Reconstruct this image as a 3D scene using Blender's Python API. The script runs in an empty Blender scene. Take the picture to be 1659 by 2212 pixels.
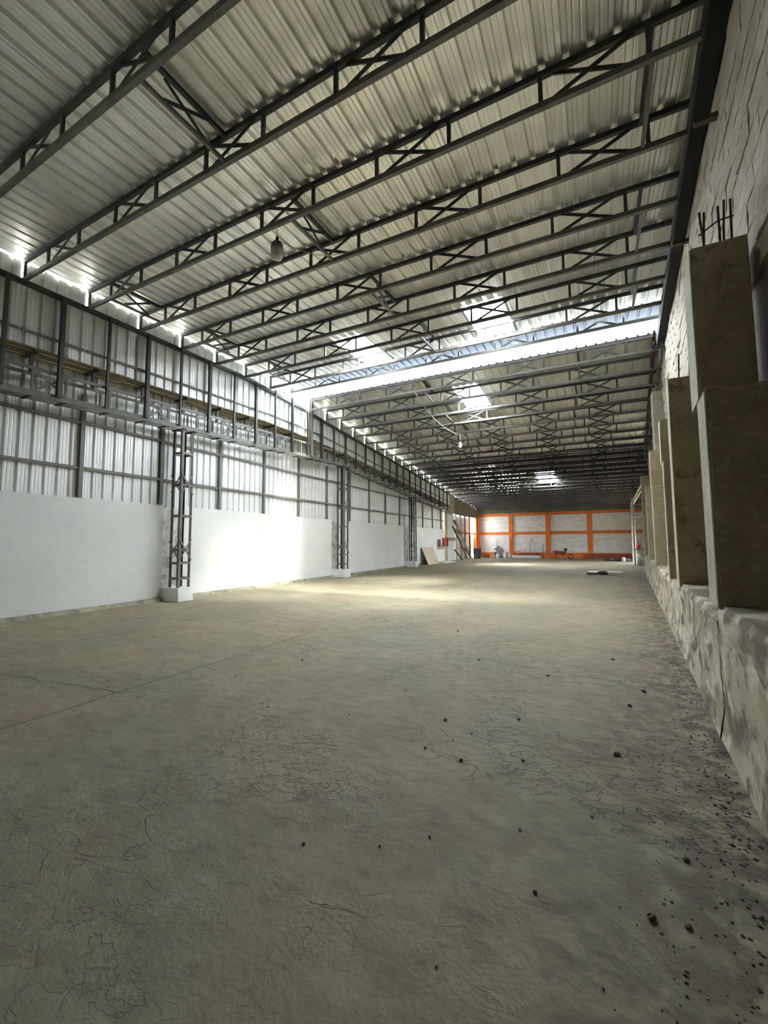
import bpy, math, random
from mathutils import Vector, Matrix
R = random.Random(7)
C = bpy.context.scene.collection
sc = bpy.context.scene
PI = math.pi

# ---------------------------------------------------------------- camera
cam_d = bpy.data.cameras.new('camera')
cam = bpy.data.objects.new('camera', cam_d)
C.objects.link(cam)
yaw, pitch, roll = math.radians(27.66), math.radians(4.35), math.radians(-0.3)
fwd = Vector((-math.sin(yaw)*math.cos(pitch), math.cos(yaw)*math.cos(pitch), math.sin(pitch)))
rgt = Vector((math.cos(yaw), math.sin(yaw), 0))
upv = rgt.cross(fwd)
r2 = math.cos(roll)*rgt + math.sin(roll)*upv
u2 = -math.sin(roll)*rgt + math.cos(roll)*upv
M = Matrix((r2, u2, -fwd)).transposed().to_4x4()
M.translation = (0, 0, 1.58)
cam.matrix_world = M
cam_d.sensor_fit = 'VERTICAL'
cam_d.sensor_height = 36.0
cam_d.lens = 884.0/2212.0*36.0
cam_d.clip_start = 0.05
cam_d.clip_end = 400
sc.camera = cam

# ---------------------------------------------------------------- sky and exposure
SKY = 6.0
w = bpy.data.worlds.new('sky')
sc.world = w
w.use_nodes = True
wn = w.node_tree
bg = wn.nodes['Background']
bg.inputs[0].default_value = (0.86, 0.94, 1.0, 1)
bg.inputs[1].default_value = SKY
sun_d = bpy.data.lights.new('hazy_sun', 'SUN')
sun_d.energy = 23.0
sun_d.angle = math.radians(30)
sun_d.color = (1.0, 0.96, 0.87)
sun = bpy.data.objects.new('hazy_sun', sun_d)
sun.rotation_euler = Vector((-0.46, -0.02, -1.0)).to_track_quat('-Z', 'Y').to_euler()
C.objects.link(sun)
vs = sc.view_settings
vs.view_transform = 'Standard'
vs.look = 'None'
vs.exposure = 3.2
vs.gamma = 1.0
vs.use_curve_mapping = False
cy = sc.cycles
cy.max_bounces = 8
cy.diffuse_bounces = 5
cy.glossy_bounces = 4
cy.transparent_max_bounces = 12
cy.sample_clamp_indirect = 12.0
cy.caustics_reflective = False
cy.caustics_refractive = False


def portal(loc, d, sx, sy):
    l = bpy.data.lights.new('sky_portal', 'AREA')
    l.shape = 'RECTANGLE'
    l.size, l.size_y = sx, sy
    l.cycles.is_portal = True
    o = bpy.data.objects.new('sky_portal', l)
    o.location = loc
    o.rotation_euler = Vector(d).to_track_quat('-Z', 'Y').to_euler()
    C.objects.link(o)


# ---------------------------------------------------------------- materials
def mat(name, col, rough=0.7, metal=0.0, mix=(), bump=(), stretch=None):
    """col base; mix = [(scale, colour, lo, hi, detail)], bump = [(scale, height)], stretch = xyz scaling of the pattern"""
    m = bpy.data.materials.new(name)
    m.use_nodes = True
    nt = m.node_tree
    N, L = nt.nodes, nt.links
    b = N['Principled BSDF']
    b.inputs['Base Color'].default_value = (*col, 1)
    b.inputs['Roughness'].default_value = rough
    b.inputs['Metallic'].default_value = metal
    if not mix and not bump:
        return m
    g = N.new('ShaderNodeNewGeometry')
    vec = g.outputs['Position']
    if stretch:
        mp = N.new('ShaderNodeMapping')
        mp.inputs['Scale'].default_value = stretch
        L.new(vec, mp.inputs[0])
        vec = mp.outputs[0]
    cur = None
    for k, (s, c2, lo, hi, det) in enumerate(mix):
        n = N.new('ShaderNodeTexNoise')
        n.inputs['Scale'].default_value = s
        n.inputs['Detail'].default_value = det
        n.inputs['Distortion'].default_value = 0.4
        ad = N.new('ShaderNodeVectorMath')
        ad.operation = 'ADD'
        ad.inputs[1].default_value = (k*7.3, k*3.1, k*5.7)
        L.new(vec, ad.inputs[0])
        L.new(ad.outputs[0], n.inputs['Vector'])
        mr = N.new('ShaderNodeMapRange')
        mr.inputs[1].default_value = lo
        mr.inputs[2].default_value = hi
        L.new(n.outputs[0], mr.inputs[0])
        mx = N.new('ShaderNodeMix')
        mx.data_type = 'RGBA'
        if cur is None:
            mx.inputs[6].default_value = (*col, 1)
        else:
            L.new(cur, mx.inputs[6])
        mx.inputs[7].default_value = (*c2, 1)
        L.new(mr.outputs[0], mx.inputs[0])
        cur = mx.outputs[2]
    if cur is not None:
        L.new(cur, b.inputs['Base Color'])
    nrm = None
    for s, h in bump:
        n = N.new('ShaderNodeTexNoise')
        n.inputs['Scale'].default_value = s
        n.inputs['Detail'].default_value = 5
        L.new(vec, n.inputs['Vector'])
        bp = N.new('ShaderNodeBump')
        bp.inputs['Strength'].default_value = 1.0
        bp.inputs['Distance'].default_value = h
        L.new(n.outputs[0], bp.inputs['Height'])
        if nrm is not None:
            L.new(nrm, bp.inputs['Normal'])
        nrm = bp.outputs[0]
    if nrm is not None:
        L.new(nrm, b.inputs['Normal'])
    return m


STEEL = mat('dark_steel_paint', (0.060, 0.060, 0.058), 0.55, 0.0, [(6, (0.085, 0.083, 0.078), 0.45, 0.7, 3)])
STEEL2 = mat('grey_steel_paint', (0.200, 0.198, 0.182), 0.55, 0.0, [(5, (0.14, 0.135, 0.12), 0.5, 0.75, 3)])
RUST = mat('red_oxide_steel', (0.085, 0.040, 0.034), 0.6, 0.0, [(6, (0.055, 0.035, 0.032), 0.45, 0.7, 3)])
GALV = mat('galvanised_roof_sheet', (0.93, 0.93, 0.88), 0.37, 0.75, [(1.3, (0.86, 0.86, 0.81), 0.45, 0.75, 4)], [(2.2, 0.0025)], (1.0, 0.25, 1.0))
SIDE = mat('galvanised_wall_sheet', (0.88, 0.90, 0.90), 0.42, 0.25, [(1.6, (0.78, 0.80, 0.80), 0.45, 0.75, 4)], [(2.0, 0.002)], (1.0, 1.0, 0.3))
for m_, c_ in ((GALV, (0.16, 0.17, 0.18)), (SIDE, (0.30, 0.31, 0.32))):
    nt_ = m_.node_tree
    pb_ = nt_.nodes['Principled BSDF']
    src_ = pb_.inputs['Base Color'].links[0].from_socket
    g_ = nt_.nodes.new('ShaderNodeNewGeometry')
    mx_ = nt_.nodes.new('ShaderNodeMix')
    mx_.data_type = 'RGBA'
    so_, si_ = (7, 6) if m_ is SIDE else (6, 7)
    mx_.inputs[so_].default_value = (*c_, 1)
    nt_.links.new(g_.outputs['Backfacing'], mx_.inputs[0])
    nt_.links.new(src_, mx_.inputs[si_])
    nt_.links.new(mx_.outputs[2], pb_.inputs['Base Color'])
WHITE = mat('white_painted_plaster', (0.83, 0.845, 0.835), 0.8, 0.0, [(0.7, (0.78, 0.805, 0.80), 0.42, 0.7, 5), (5, (0.74, 0.75, 0.74), 0.6, 0.75, 4)], [(14, 0.004), (2.0, 0.012)])
ROUGHW = mat('unfinished_whitewash', (0.62, 0.61, 0.57), 0.9, 0.0, [(5, (0.35, 0.34, 0.31), 0.5, 0.62, 6)], [(14, 0.012)])
CONC = mat('olive_concrete', (0.40, 0.345, 0.215), 0.9, 0.0, [(1.6, (0.31, 0.26, 0.155), 0.45, 0.62, 5), (3.2, (0.19, 0.155, 0.095), 0.60, 0.68, 6), (22, (0.43, 0.385, 0.26), 0.5, 0.7, 3)], [(30, 0.004), (5, 0.01)])
CONC2 = mat('pale_concrete', (0.46, 0.43, 0.34), 0.9, 0.0, [(3, (0.36, 0.33, 0.25), 0.45, 0.68, 5), (18, (0.50, 0.47, 0.39), 0.5, 0.7, 4)], [(24, 0.005)])
DADO = mat('stained_cement_render', (0.50, 0.46, 0.355), 0.92, 0.0, [(1.1, (0.36, 0.315, 0.22), 0.42, 0.56, 7), (2.2, (0.15, 0.13, 0.09), 0.50, 0.62, 9), (6.0, (0.16, 0.14, 0.10), 0.55, 0.66, 8), (4, (0.62, 0.59, 0.49), 0.55, 0.64, 6)], [(5, 0.012), (26, 0.006)], (1.0, 0.75, 1.25))
BRICK = mat('rough_block_face', (0.50, 0.455, 0.38), 0.92, 0.0, [(2.2, (0.40, 0.355, 0.28), 0.42, 0.66, 5), (6, (0.30, 0.26, 0.20), 0.6, 0.72, 6), (16, (0.58, 0.54, 0.47), 0.55, 0.7, 4)], [(4, 0.03), (30, 0.006)], (1.0, 0.35, 1.0))
MORTAR = mat('dark_mortar_joint', (0.20, 0.16, 0.13), 0.95, 0.0, [(6, (0.22, 0.18, 0.15), 0.45, 0.7, 4)], [(20, 0.01)])
CURB = mat('mossy_curb_cement', (0.34, 0.33, 0.25), 0.95, 0.0, [(4, (0.20, 0.20, 0.13), 0.45, 0.62, 6), (14, (0.42, 0.40, 0.33), 0.55, 0.7, 4)], [(12, 0.02)])
ORANGE = mat('orange_painted_concrete', (0.80, 0.20, 0.030), 0.75, 0.0, [(2.0, (0.66, 0.15, 0.03), 0.5, 0.7, 4)], [(9, 0.006)])
PANEL = mat('grey_white_washed_block', (0.82, 0.80, 0.77), 0.9, 0.0, [(1.8, (0.70, 0.68, 0.65), 0.45, 0.62, 6), (6, (0.42, 0.42, 0.41), 0.6, 0.74, 6)], [(8, 0.01)], (1.0, 1.0, 2.2))
LINTEL = mat('grey_lintel_concrete', (0.25, 0.235, 0.18), 0.9, 0.0, [(2, (0.17, 0.155, 0.115), 0.45, 0.65, 5)], [(14, 0.006)])
CLAY = mat('red_clay', (0.33, 0.075, 0.040), 0.8, 0.0, [(5, (0.22, 0.05, 0.035), 0.45, 0.65, 4)], [(18, 0.004)])
TILE = mat('old_roof_tile', (0.46, 0.42, 0.40), 0.9, 0.0, [(3, (0.34, 0.30, 0.285), 0.42, 0.65, 5)], [(14, 0.006)])
WOOD = mat('weathered_timber', (0.34, 0.29, 0.18), 0.85, 0.0, [(3, (0.24, 0.20, 0.12), 0.42, 0.65, 5)], [(10, 0.004)], (4.0, 0.5, 4.0))
GREYWOOD = mat('grey_timber', (0.20, 0.18, 0.15), 0.9, 0.0, [(3, (0.13, 0.115, 0.095), 0.42, 0.65, 5)], [(10, 0.004)])
PLY = mat('pale_plywood', (0.62, 0.54, 0.42), 0.75, 0.0, [(1.4, (0.54, 0.46, 0.35), 0.42, 0.65, 5)], [(12, 0.002)])
SACK = mat('cement_sack_paper', (0.40, 0.41, 0.40), 0.85, 0.0, [(3, (0.27, 0.285, 0.29), 0.45, 0.62, 4)], [(12, 0.012)])
PLASTIC = mat('white_plastic', (0.80, 0.82, 0.83), 0.45)
BLUEPL = mat('pale_blue_plastic', (0.55, 0.68, 0.78), 0.4)
BLACK = mat('black_plastic', (0.012, 0.012, 0.013), 0.5, 0.0, [(8, (0.03, 0.03, 0.03), 0.5, 0.7, 3)], [(14, 0.02)])
GREYRAG = mat('grey_dusty_cloth', (0.14, 0.135, 0.12), 0.95, 0.0, [(8, (0.09, 0.085, 0.075), 0.45, 0.65, 4)], [(16, 0.02)])
REBAR = mat('rusty_reinforcing_bar', (0.055, 0.032, 0.024), 0.8, 0.0, [(14, (0.10, 0.045, 0.03), 0.5, 0.7, 3)])
LAMPTOP = mat('lamp_base_plastic', (0.20, 0.19, 0.15), 0.5)
LAMPGL = mat('frosted_lamp_plastic', (0.72, 0.70, 0.66), 0.4)
CABLE = mat('pale_cable', (0.45, 0.44, 0.40), 0.6)
SILVER = mat('bare_zinc', (0.62, 0.64, 0.65), 0.35, 0.8)
CRUMB = mat('dark_mortar_crumb', (0.075, 0.065, 0.05), 0.95, 0.0, [(30, (0.14, 0.12, 0.095), 0.45, 0.65, 3)])
RED = mat('red_paint', (0.45, 0.035, 0.03), 0.6)

m = bpy.data.materials.new('translucent_skylight_sheet')
m.use_nodes = True
nt = m.node_tree
nt.nodes.remove(nt.nodes['Principled BSDF'])
tr = nt.nodes.new('ShaderNodeBsdfTransparent')
tl = nt.nodes.new('ShaderNodeBsdfTranslucent')
tr.inputs[0].default_value = (0.95, 0.97, 1, 1)
tl.inputs[0].default_value = (0.92, 0.95, 0.98, 1)
ms = nt.nodes.new('ShaderNodeMixShader')
ms.inputs[0].default_value = 0.8
nt.links.new(tr.outputs[0], ms.inputs[1])
nt.links.new(tl.outputs[0], ms.inputs[2])
nt.links.new(ms.outputs[0], nt.nodes['Material Output'].inputs[0])
SKYL = m


def floor_material():
    m = bpy.data.materials.new('bare_concrete_floor')
    m.use_nodes = True
    nt = m.node_tree
    N, L = nt.nodes, nt.links
    b = N['Principled BSDF']
    b.inputs['Roughness'].default_value = 0.82
    g = N.new('ShaderNodeNewGeometry')
    pos = g.outputs['Position']

    def noise(s, det=5, dist=0.0, off=0.0, st=None):
        mp = N.new('ShaderNodeMapping')
        mp.inputs['Location'].default_value = (off, off*1.7, 0)
        if st:
            mp.inputs['Scale'].default_value = st
        L.new(pos, mp.inputs[0])
        n = N.new('ShaderNodeTexNoise')
        n.inputs['Scale'].default_value = s
        n.inputs['Detail'].default_value = det
        n.inputs['Distortion'].default_value = dist
        L.new(mp.outputs[0], n.inputs['Vector'])
        return n.outputs[0]

    def mr(v, lo, hi, a=0.0, bb=1.0):
        n = N.new('ShaderNodeMapRange')
        for i, x in enumerate((lo, hi, a, bb)):
            n.inputs[i+1].default_value = x
        L.new(v, n.inputs[0])
        return n.outputs[0]

    def ma(op, x, y=None, z=None):
        n = N.new('ShaderNodeMath')
        n.operation = op
        for i, v in enumerate((x, y, z)):
            if v is None:
                continue
            if isinstance(v, (int, float)):
                n.inputs[i].default_value = v
            else:
                L.new(v, n.inputs[i])
        return n.outputs[0]

    def mix(f, a, c):
        n = N.new('ShaderNodeMix')
        n.data_type = 'RGBA'
        L.new(f, n.inputs[0])
        for i, v in ((6, a), (7, c)):
            if isinstance(v, tuple):
                n.inputs[i].default_value = (*v, 1)
            else:
                L.new(v, n.inputs[i])
        return n.outputs[2]
    col = mix(mr(noise(0.55, 5, 0.6), 0.42, 0.62), (0.280, 0.236, 0.155), (0.222, 0.215, 0.150))
    col = mix(mr(noise(1.7, 6, 0.8, 3.0), 0.48, 0.66, 0, 0.45), col, (0.190, 0.152, 0.096))
    col = mix(mr(noise(0.9, 6, 0.8, 9.0), 0.56, 0.72, 0, 0.5), col, (0.34, 0.305, 0.225))
    col = mix(mr(noise(11, 6, 0.3, 5.0), 0.55, 0.75, 0, 0.45), col, (0.155, 0.130, 0.098))
    col = mix(mr(noise(5.0, 8, 0.3, 40.0, (1.0, 1.7, 1.0)), 0.50, 0.68, 0, 0.6), col, (0.165, 0.134, 0.088))
    col = mix(mr(noise(3.2, 8, 0.3, 50.0, (1.0, 1.7, 1.0)), 0.54, 0.70, 0, 0.3), col, (0.37, 0.35, 0.255))
    # trowel wrinkles: thin broken lines
    n1 = noise(2.3, 8, 0.5, 1.0, (1.0, 1.6, 1.0))
    wr = ma('SUBTRACT', 1.0, mr(ma('ABSOLUTE', ma('SUBTRACT', n1, 0.5)), 0.0, 0.010))
    wr = ma('MULTIPLY', wr, mr(noise(0.8, 3, 0.5, 12.0), 0.55, 0.63))
    n2 = noise(6.0, 7, 0.4, 6.0, (1.0, 1.8, 1.0))
    wr2 = ma('SUBTRACT', 1.0, mr(ma('ABSOLUTE', ma('SUBTRACT', n2, 0.5)), 0.0, 0.016))
    wr2 = ma('MULTIPLY', wr2, mr(noise(0.6, 3, 0.5, 17.0), 0.52, 0.60))
    wr = ma('MAXIMUM', wr, wr2)
    # joints along the hall and one crack
    sx = N.new('ShaderNodeSeparateXYZ')
    L.new(pos, sx.inputs[0])
    wob = ma('MULTIPLY', ma('SUBTRACT', noise(1.2, 6, 0, 2.0), 0.5), 0.16)
    xx = ma('ADD', sx.outputs[0], wob)
    j = None
    for x0, wd in ((-7.68, 0.012), (-4.62, 0.016)):
        d = ma('SUBTRACT', 1.0, mr(ma('ABSOLUTE', ma('SUBTRACT', xx, x0)), wd*0.4, wd*1.4))
        j = d if j is None else ma('MAXIMUM', j, d)
    j = ma('MULTIPLY', j, mr(noise(0.7, 3, 0, 21.0), 0.36, 0.50, 0.25, 1.0))
    crk = ma('SUBTRACT', sx.outputs[1], ma('MULTIPLY_ADD', sx.outputs[0], 0.15, 3.37))
    wob2 = ma('MULTIPLY', ma('SUBTRACT', noise(2.2, 6, 0, 8.0), 0.5), 0.22)
    c1 = ma('SUBTRACT', 1.0, mr(ma('ABSOLUTE', ma('ADD', crk, wob2)), 0.004, 0.016))
    c1 = ma('MULTIPLY', c1, ma('LESS_THAN', sx.outputs[0], -4.55))
    j = ma('MAXIMUM', j, c1)
    lines = ma('MAXIMUM', wr, j)
    col = mix(ma('MAXIMUM', ma('MULTIPLY', wr, 0.27), ma('MULTIPLY', j, 0.75)), col, (0.075, 0.062, 0.045))
    # damp dirt along the foot of the right-hand wall
    dr = ma('SUBTRACT', ma('MULTIPLY_ADD', sx.outputs[1], 0.058, 0.58), sx.outputs[0])
    edge = mr(ma('ADD', dr, ma('MULTIPLY', ma('SUBTRACT', noise(1.6, 5, 0, 30.0), 0.5), 1.2)), 0.05, 1.15, 1.0, 0.0)
    dirt = ma('MULTIPLY', edge, mr(noise(7, 8, 0.5, 33.0), 0.38, 0.56))
    col = mix(ma('MULTIPLY', dirt, 0.9), col, (0.075, 0.06, 0.04))
    L.new(col, b.inputs['Base Color'])
    h = ma('ADD', ma('MULTIPLY', noise(2.5, 6, 0.8, 4.0), 0.020), ma('ADD', ma('MULTIPLY', noise(14, 5, 0.3, 7.0), 0.010), ma('MULTIPLY', noise(48, 3, 0, 7.0), 0.0035)))
    h = ma('SUBTRACT', h, ma('MULTIPLY', lines, 0.006))
    bp = N.new('ShaderNodeBump')
    bp.inputs['Distance'].default_value = 1.0
    bp.inputs['Strength'].default_value = 0.9
    L.new(h, bp.inputs['Height'])
    L.new(bp.outputs[0], b.inputs['Normal'])
    return m


FLOOR = floor_material()


# ---------------------------------------------------------------- mesh helpers
WO = {}            # world origin of every object that has children


class MB:
    def __init__(s):
        s.v, s.f = [], []

    def quadbox(s, p):
        n = len(s.v)
        s.v += [tuple(q) for q in p]
        s.f += [(n, n+3, n+2, n+1), (n+4, n+5, n+6, n+7), (n, n+1, n+5, n+4), (n+1, n+2, n+6, n+5), (n+2, n+3, n+7, n+6), (n+3, n, n+4, n+7)]
        return s

    def box(s, x0, x1, y0, y1, z0, z1):
        return s.quadbox([(x0, y0, z0), (x1, y0, z0), (x1, y1, z0), (x0, y1, z0), (x0, y0, z1), (x1, y0, z1), (x1, y1, z1), (x0, y1, z1)])

    def bar(s, a, b, w, h, up=(0, 0, 1)):
        a, b = Vector(a), Vector(b)
        d = (b-a).normalized()
        up = Vector(up)
        if abs(d.dot(up)) > 0.98:
            up = Vector((0, 1, 0))
        sd = d.cross(up).normalized()
        u = sd.cross(d).normalized()
        sd, u = sd*w/2, u*h/2
        return s.quadbox([a-sd-u, a+sd-u, b+sd-u, b-sd-u, a-sd+u, a+sd+u, b+sd+u, b-sd+u])

    def tube(s, pts, r, n=8, cap=True):
        pts = [Vector(p) for p in pts]
        rs = r if isinstance(r, (list, tuple)) else [r]*len(pts)
        st = len(s.v)
        for i, p in enumerate(pts):
            d = (pts[min(i+1, len(pts)-1)]-pts[max(i-1, 0)]).normalized()
            a = Vector((0, 0, 1)) if abs(d.z) < 0.9 else Vector((1, 0, 0))
            x = d.cross(a).normalized()
            y = d.cross(x).normalized()
            for k in range(n):
                t = 2*PI*k/n
                s.v.append(tuple(p+rs[i]*(math.cos(t)*x+math.sin(t)*y)))
        for i in range(len(pts)-1):
            for k in range(n):
                a0, a1 = st+i*n+k, st+i*n+(k+1) % n
                s.f.append((a0, a1, a1+n, a0+n))
        if cap:
            s.f.append(tuple(st+k for k in range(n))[::-1])
            s.f.append(tuple(st+(len(pts)-1)*n+k for k in range(n)))
        return s

    def lathe(s, c, prof, n=16):
        return s.tube([(c[0], c[1], c[2]+z) for _, z in prof], [max(r, 1e-4) for r, _ in prof], n)

    def blob(s, c, rx, ry, rz, n=10, m=6, jit=0.1, rnd=None, flat=0.0):
        rnd = rnd or R
        st = len(s.v)
        for i in range(m+1):
            ph = PI*i/m
            for k in range(n):
                th = 2*PI*k/n
                q = 1+rnd.uniform(-jit, jit)
                sg = lambda t: math.copysign(abs(t)**(1-flat), t)
                s.v.append((c[0]+rx*q*sg(math.sin(ph))*sg(math.cos(th)), c[1]+ry*q*sg(math.sin(ph))*sg(math.sin(th)), c[2]-rz*q*sg(math.cos(ph))))
        for i in range(m):
            for k in range(n):
                a0, a1 = st+i*n+k, st+i*n+(k+1) % n
                s.f.append((a0, a1, a1+n, a0+n))
        return s

    def strip(s, a, b):
        """surface between two point rows of equal length"""
        n = len(s.v)
        s.v += [tuple(p) for p in a]+[tuple(p) for p in b]
        k = len(a)
        s.f += [(n+i, n+i+1, n+k+i+1, n+k+i) for i in range(k-1)]
        return s

    def build(s, name, m, parent=None, xf=None, smooth=False, origin=None, bevel=0):
        v = [xf(p) for p in s.v] if xf else s.v
        if parent is not None:
            o0 = WO[parent.name]
        elif origin is not None:
            o0 = Vector(origin)
        else:
            xs, ys, zs = zip(*v)
            o0 = Vector(((min(xs)+max(xs))/2, (min(ys)+max(ys))/2, min(zs)))
        me = bpy.data.meshes.new(name)
        me.from_pydata([(p[0]-o0.x, p[1]-o0.y, p[2]-o0.z) for p in v], [], s.f)
        me.materials.append(m)
        if smooth:
            for p in me.polygons:
                p.use_smooth = True
        me.update()
        o = bpy.data.objects.new(name, me)
        C.objects.link(o)
        if parent is not None:
            o.parent = parent
        else:
            o.location = o0
        WO[o.name] = o0
        if bevel:
            bv = o.modifiers.new('edge', 'BEVEL')
            bv.width = bevel
            bv.segments = 2
        return o


def tag(o, label, cat, group=None):
    o['label'], o['category'] = label, cat
    if group:
        o['group'] = group
    return o


def struct(o):
    o['kind'] = 'structure'
    return o


def empty(name, loc):
    o = bpy.data.objects.new(name, None)
    o.location = loc
    o.empty_display_size = 0.2
    C.objects.link(o)
    WO[o.name] = Vector(loc)
    return o


def inst(src, parent, name, loc, rot=(0, 0, 0), scl=(1, 1, 1), m=None):
    """another object on the mesh of src, placed at world loc under parent"""
    o = bpy.data.objects.new(name, src)
    C.objects.link(o)
    o.parent = parent
    o.location = Vector(loc)-(WO[parent.name] if parent else Vector((0, 0, 0)))
    o.rotation_euler = rot
    o.scale = scl
    return o


def ordn(k):
    return ['first', 'second', 'third', 'fourth', 'fifth', 'sixth', 'seventh', 'eighth', 'ninth', 'tenth', 'eleventh', 'twelfth', 'thirteenth', 'fourteenth', 'fifteenth', 'sixteenth', 'seventeenth', 'eighteenth', 'nineteenth', 'twentieth', 'twenty-first', 'twenty-second', 'twenty-third', 'twenty-fourth', 'twenty-fifth', 'twenty-sixth', 'twenty-seventh', 'twenty-eighth', 'twenty-ninth', 'thirtieth'][k]


# ---------------------------------------------------------------- layout of the hall
YR, YC = 12.1, 13.4          # end of the near roof, start of the far roof
YT, YB = 24.3, 45.1          # start of the tiled roof, back wall


def TL(p):                   # the left-hand side runs slightly outwards
    return (p[0]-0.022*(p[1]-5), p[1], p[2])


def RX(y):                   # front of the right-hand wall
    return 0.58+0.058*y


def BX(y):                   # face of the upper block wall
    return 1.05+0.056*y


def tilt(y):
    if y < 7.5:
        return -0.0265
    if y < 11:
        return -0.0265+0.0115*(y-7.5)/3.5
    return -0.0150+0.0095*max(0, y-YC)/31.7


def zroof(x, y, far=None):
    far = y >= YC-0.2 if far is None else far
    if not far:
        return 7.52+0.033*(y-4.92)+tilt(min(y, 13))*(x+10.35)
    return 7.60-0.0765*(y-YC)+tilt(max(y, YC))*(x+10.35)


# ---------------------------------------------------------------- floor and ground
def grid(x0, x1, y0, y1, z):
    b = MB()
    b.box(x0, x1, y0, y1, z-0.2, z)
    return b


struct(grid(-12.3, 4.6, -6.5, 46.0, 0.0).build('floor', FLOOR))
GROUND = mat('outside_ground', (0.42, 0.40, 0.36), 0.95, 0.0, [(0.5, (0.33, 0.33, 0.27), 0.4, 0.65, 5)])
struct(grid(-70, 70, -50, 110, -0.21).build('ground', GROUND))

# ---------------------------------------------------------------- left wall
wl = struct(empty('wall_left', (-11.0, 14, 0)))
for y0, y1 in ((-6.4, 7.42), (7.98, 16.05), (16.62, 24.75), (25.32, 33.0)):
    b = MB()
    n = max(2, int((y1-y0)/0.8))
    # a plastered block wall with a slightly uneven face and rounded ends
    for i in range(n):
        ya, yb = y0+(y1-y0)*i/n, y0+(y1-y0)*(i+1)/n
        e0 = 0.05 if i == 0 else 0.0
        e1 = 0.05 if i == n-1 else 0.0
        b.quadbox([(-11.12, ya, 0), (-10.9-e0, ya, 0), (-10.9-e1, yb, 0), (-11.12, yb, 0),
                   (-11.12, ya, 2.71), (-10.92-e0, ya, 2.70), (-10.92-e1, yb, 2.71), (-11.12, yb, 2.72)])
    b.build('plaster_panel', WHITE, wl, TL)
for yc in (7.7, 16.33, 25.03):
    MB().box(-11.12, -11.04, yc-0.31, yc+0.31, 0, 2.71).build('recess_panel', ROUGHW, wl, TL)
b = MB()
ys = [-6.4+0.5*i for i in range(80)]
for i in range(79):
    ya, yb = ys[i], ys[i+1]
    wa, wb = 0.10+0.05*math.sin(i*1.7)+0.03*math.sin(i*0.6), 0.10+0.05*math.sin((i+1)*1.7)+0.03*math.sin((i+1)*0.6)
    if yb > 33:
        break
    b.quadbox([(-11.0, ya, 0), (-10.88+wa, ya, 0), (-10.88+wb, yb, 0), (-11.0, yb, 0),
               (-11.0, ya, 0.10), (-10.86, ya, 0.085), (-10.86, yb, 0.085), (-11.0, yb, 0.10)])
o = struct(b.build('baseboard_left', CURB, None, TL))


# corrugated sheets -------------------------------------------------
def profile(u0, u1, p=0.2645, ph=0.0, rw=0.068, rh=0.045, minor=0.006):
    """(u, rise) of a trapezoidal sheet, ribs where (u - ph) is a multiple of p"""
    out = [(u0, 0.0)]
    k = math.floor((u0-ph)/p)-1
    while True:
        c = ph+k*p
        if c-p > u1:
            break
        pts = [(c-rw*0.62, 0), (c-rw*0.36, rh), (c+rw*0.36, rh), (c+rw*0.62, 0)]
        if minor:
            for q in (0.36, 0.64):
                pts += [(c+p*q-0.012, 0), (c+p*q, minor), (c+p*q+0.012, 0)]
        out += [t for t in pts if u0 < t[0] < u1]
        k += 1
    out.append((u1, 0.0))
    return out


def wall_sheet(y0, y1, z0, z1, x, parent, p=0.25, ph=0.0, name='siding_panel', m=None, xf=TL):
    """ribs run upwards and stand proud towards the outside (-X)"""
    f0 = z0 if callable(z0) else (lambda y: z0)
    f1 = z1 if callable(z1) else (lambda y: z1)
    pr = profile(y0, y1, p, ph, 0.062, 0.05, 0.005)
    a = [(x-h, u, f0(u)) for u, h in pr]
    c = [(x-h, u, f1(u)) for u, h in pr]
    return MB().strip(a, c).build(name, m or SIDE, parent, xf)


# lower siding above the plaster, panel by panel between the wall posts
def ledgez(y):
    return 5.70+0.042*(y-3.5) if y < 11 else (6.0 if y < 14 else 6.0-0.072*(y-14))


POSTY = [5.22+2.07*k for k in range(-5, 14)]
ends = [-6.4]+[y for y in POSTY if y < 32.6]+[33.0]
for q, (a0, a1) in enumerate(zip(ends[:-1], ends[1:])):
    t = lambda y: min(6.05, ledgez(y)+0.1)
    wall_sheet(a0-0.02, a1+0.02, 2.64, t, -10.99-0.005*(q % 2), wl)
fr = tag(empty('wall_rail_frame', TL((-10.93, 14, 2.7))), 'grey steel posts and two rails holding the lower sheet siding above the white wall', 'rail frame')
me_post = None
for y in POSTY:
    if y > 33:
        continue
    MB().box(-10.975, -10.90, y-0.045, y+0.045, 2.70, 5.2 if y < 20 else 4.6).build('post', STEEL2, fr, TL)
for a0, a1 in zip(ends[:-1], ends[1:]):
    for z in (3.42, 4.53):
        zz = z+R.uniform(-0.012, 0.012)
        MB().box(-10.972, -10.92, a0+0.045, a1-0.045, zz-0.035, zz+0.035).build('rail', STEEL2, fr, TL)

# upper siding: nearer plane, full height above the ledge, with notches where the trusses pass
TY1 = [2.47+1.22*k for k in range(8)]            # trusses of the near roof
TY2 = [13.42+1.21*k for k in range(9)]           # far metal roof
TY3 = [24.4+1.25*k for k in range(17)]           # tiled roof
allT = [-6.0, -4.85, -3.63, -2.41, -1.19, 0.03, 1.25]+TY1+[12.2]+TY2+[y for y in TY3 if y < 33]+[33.0]


def beamz(y):                                    # edge beam under the truss ends
    return 6.98+0.036*(y-3.7) if y < 13.2 else 7.0-0.072*(y-13.4)


def ledgez(y):
    return 5.70+0.042*(y-3.5) if y < 11 else (6.0 if y < 14 else 6.0-0.072*(y-14))


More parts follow.
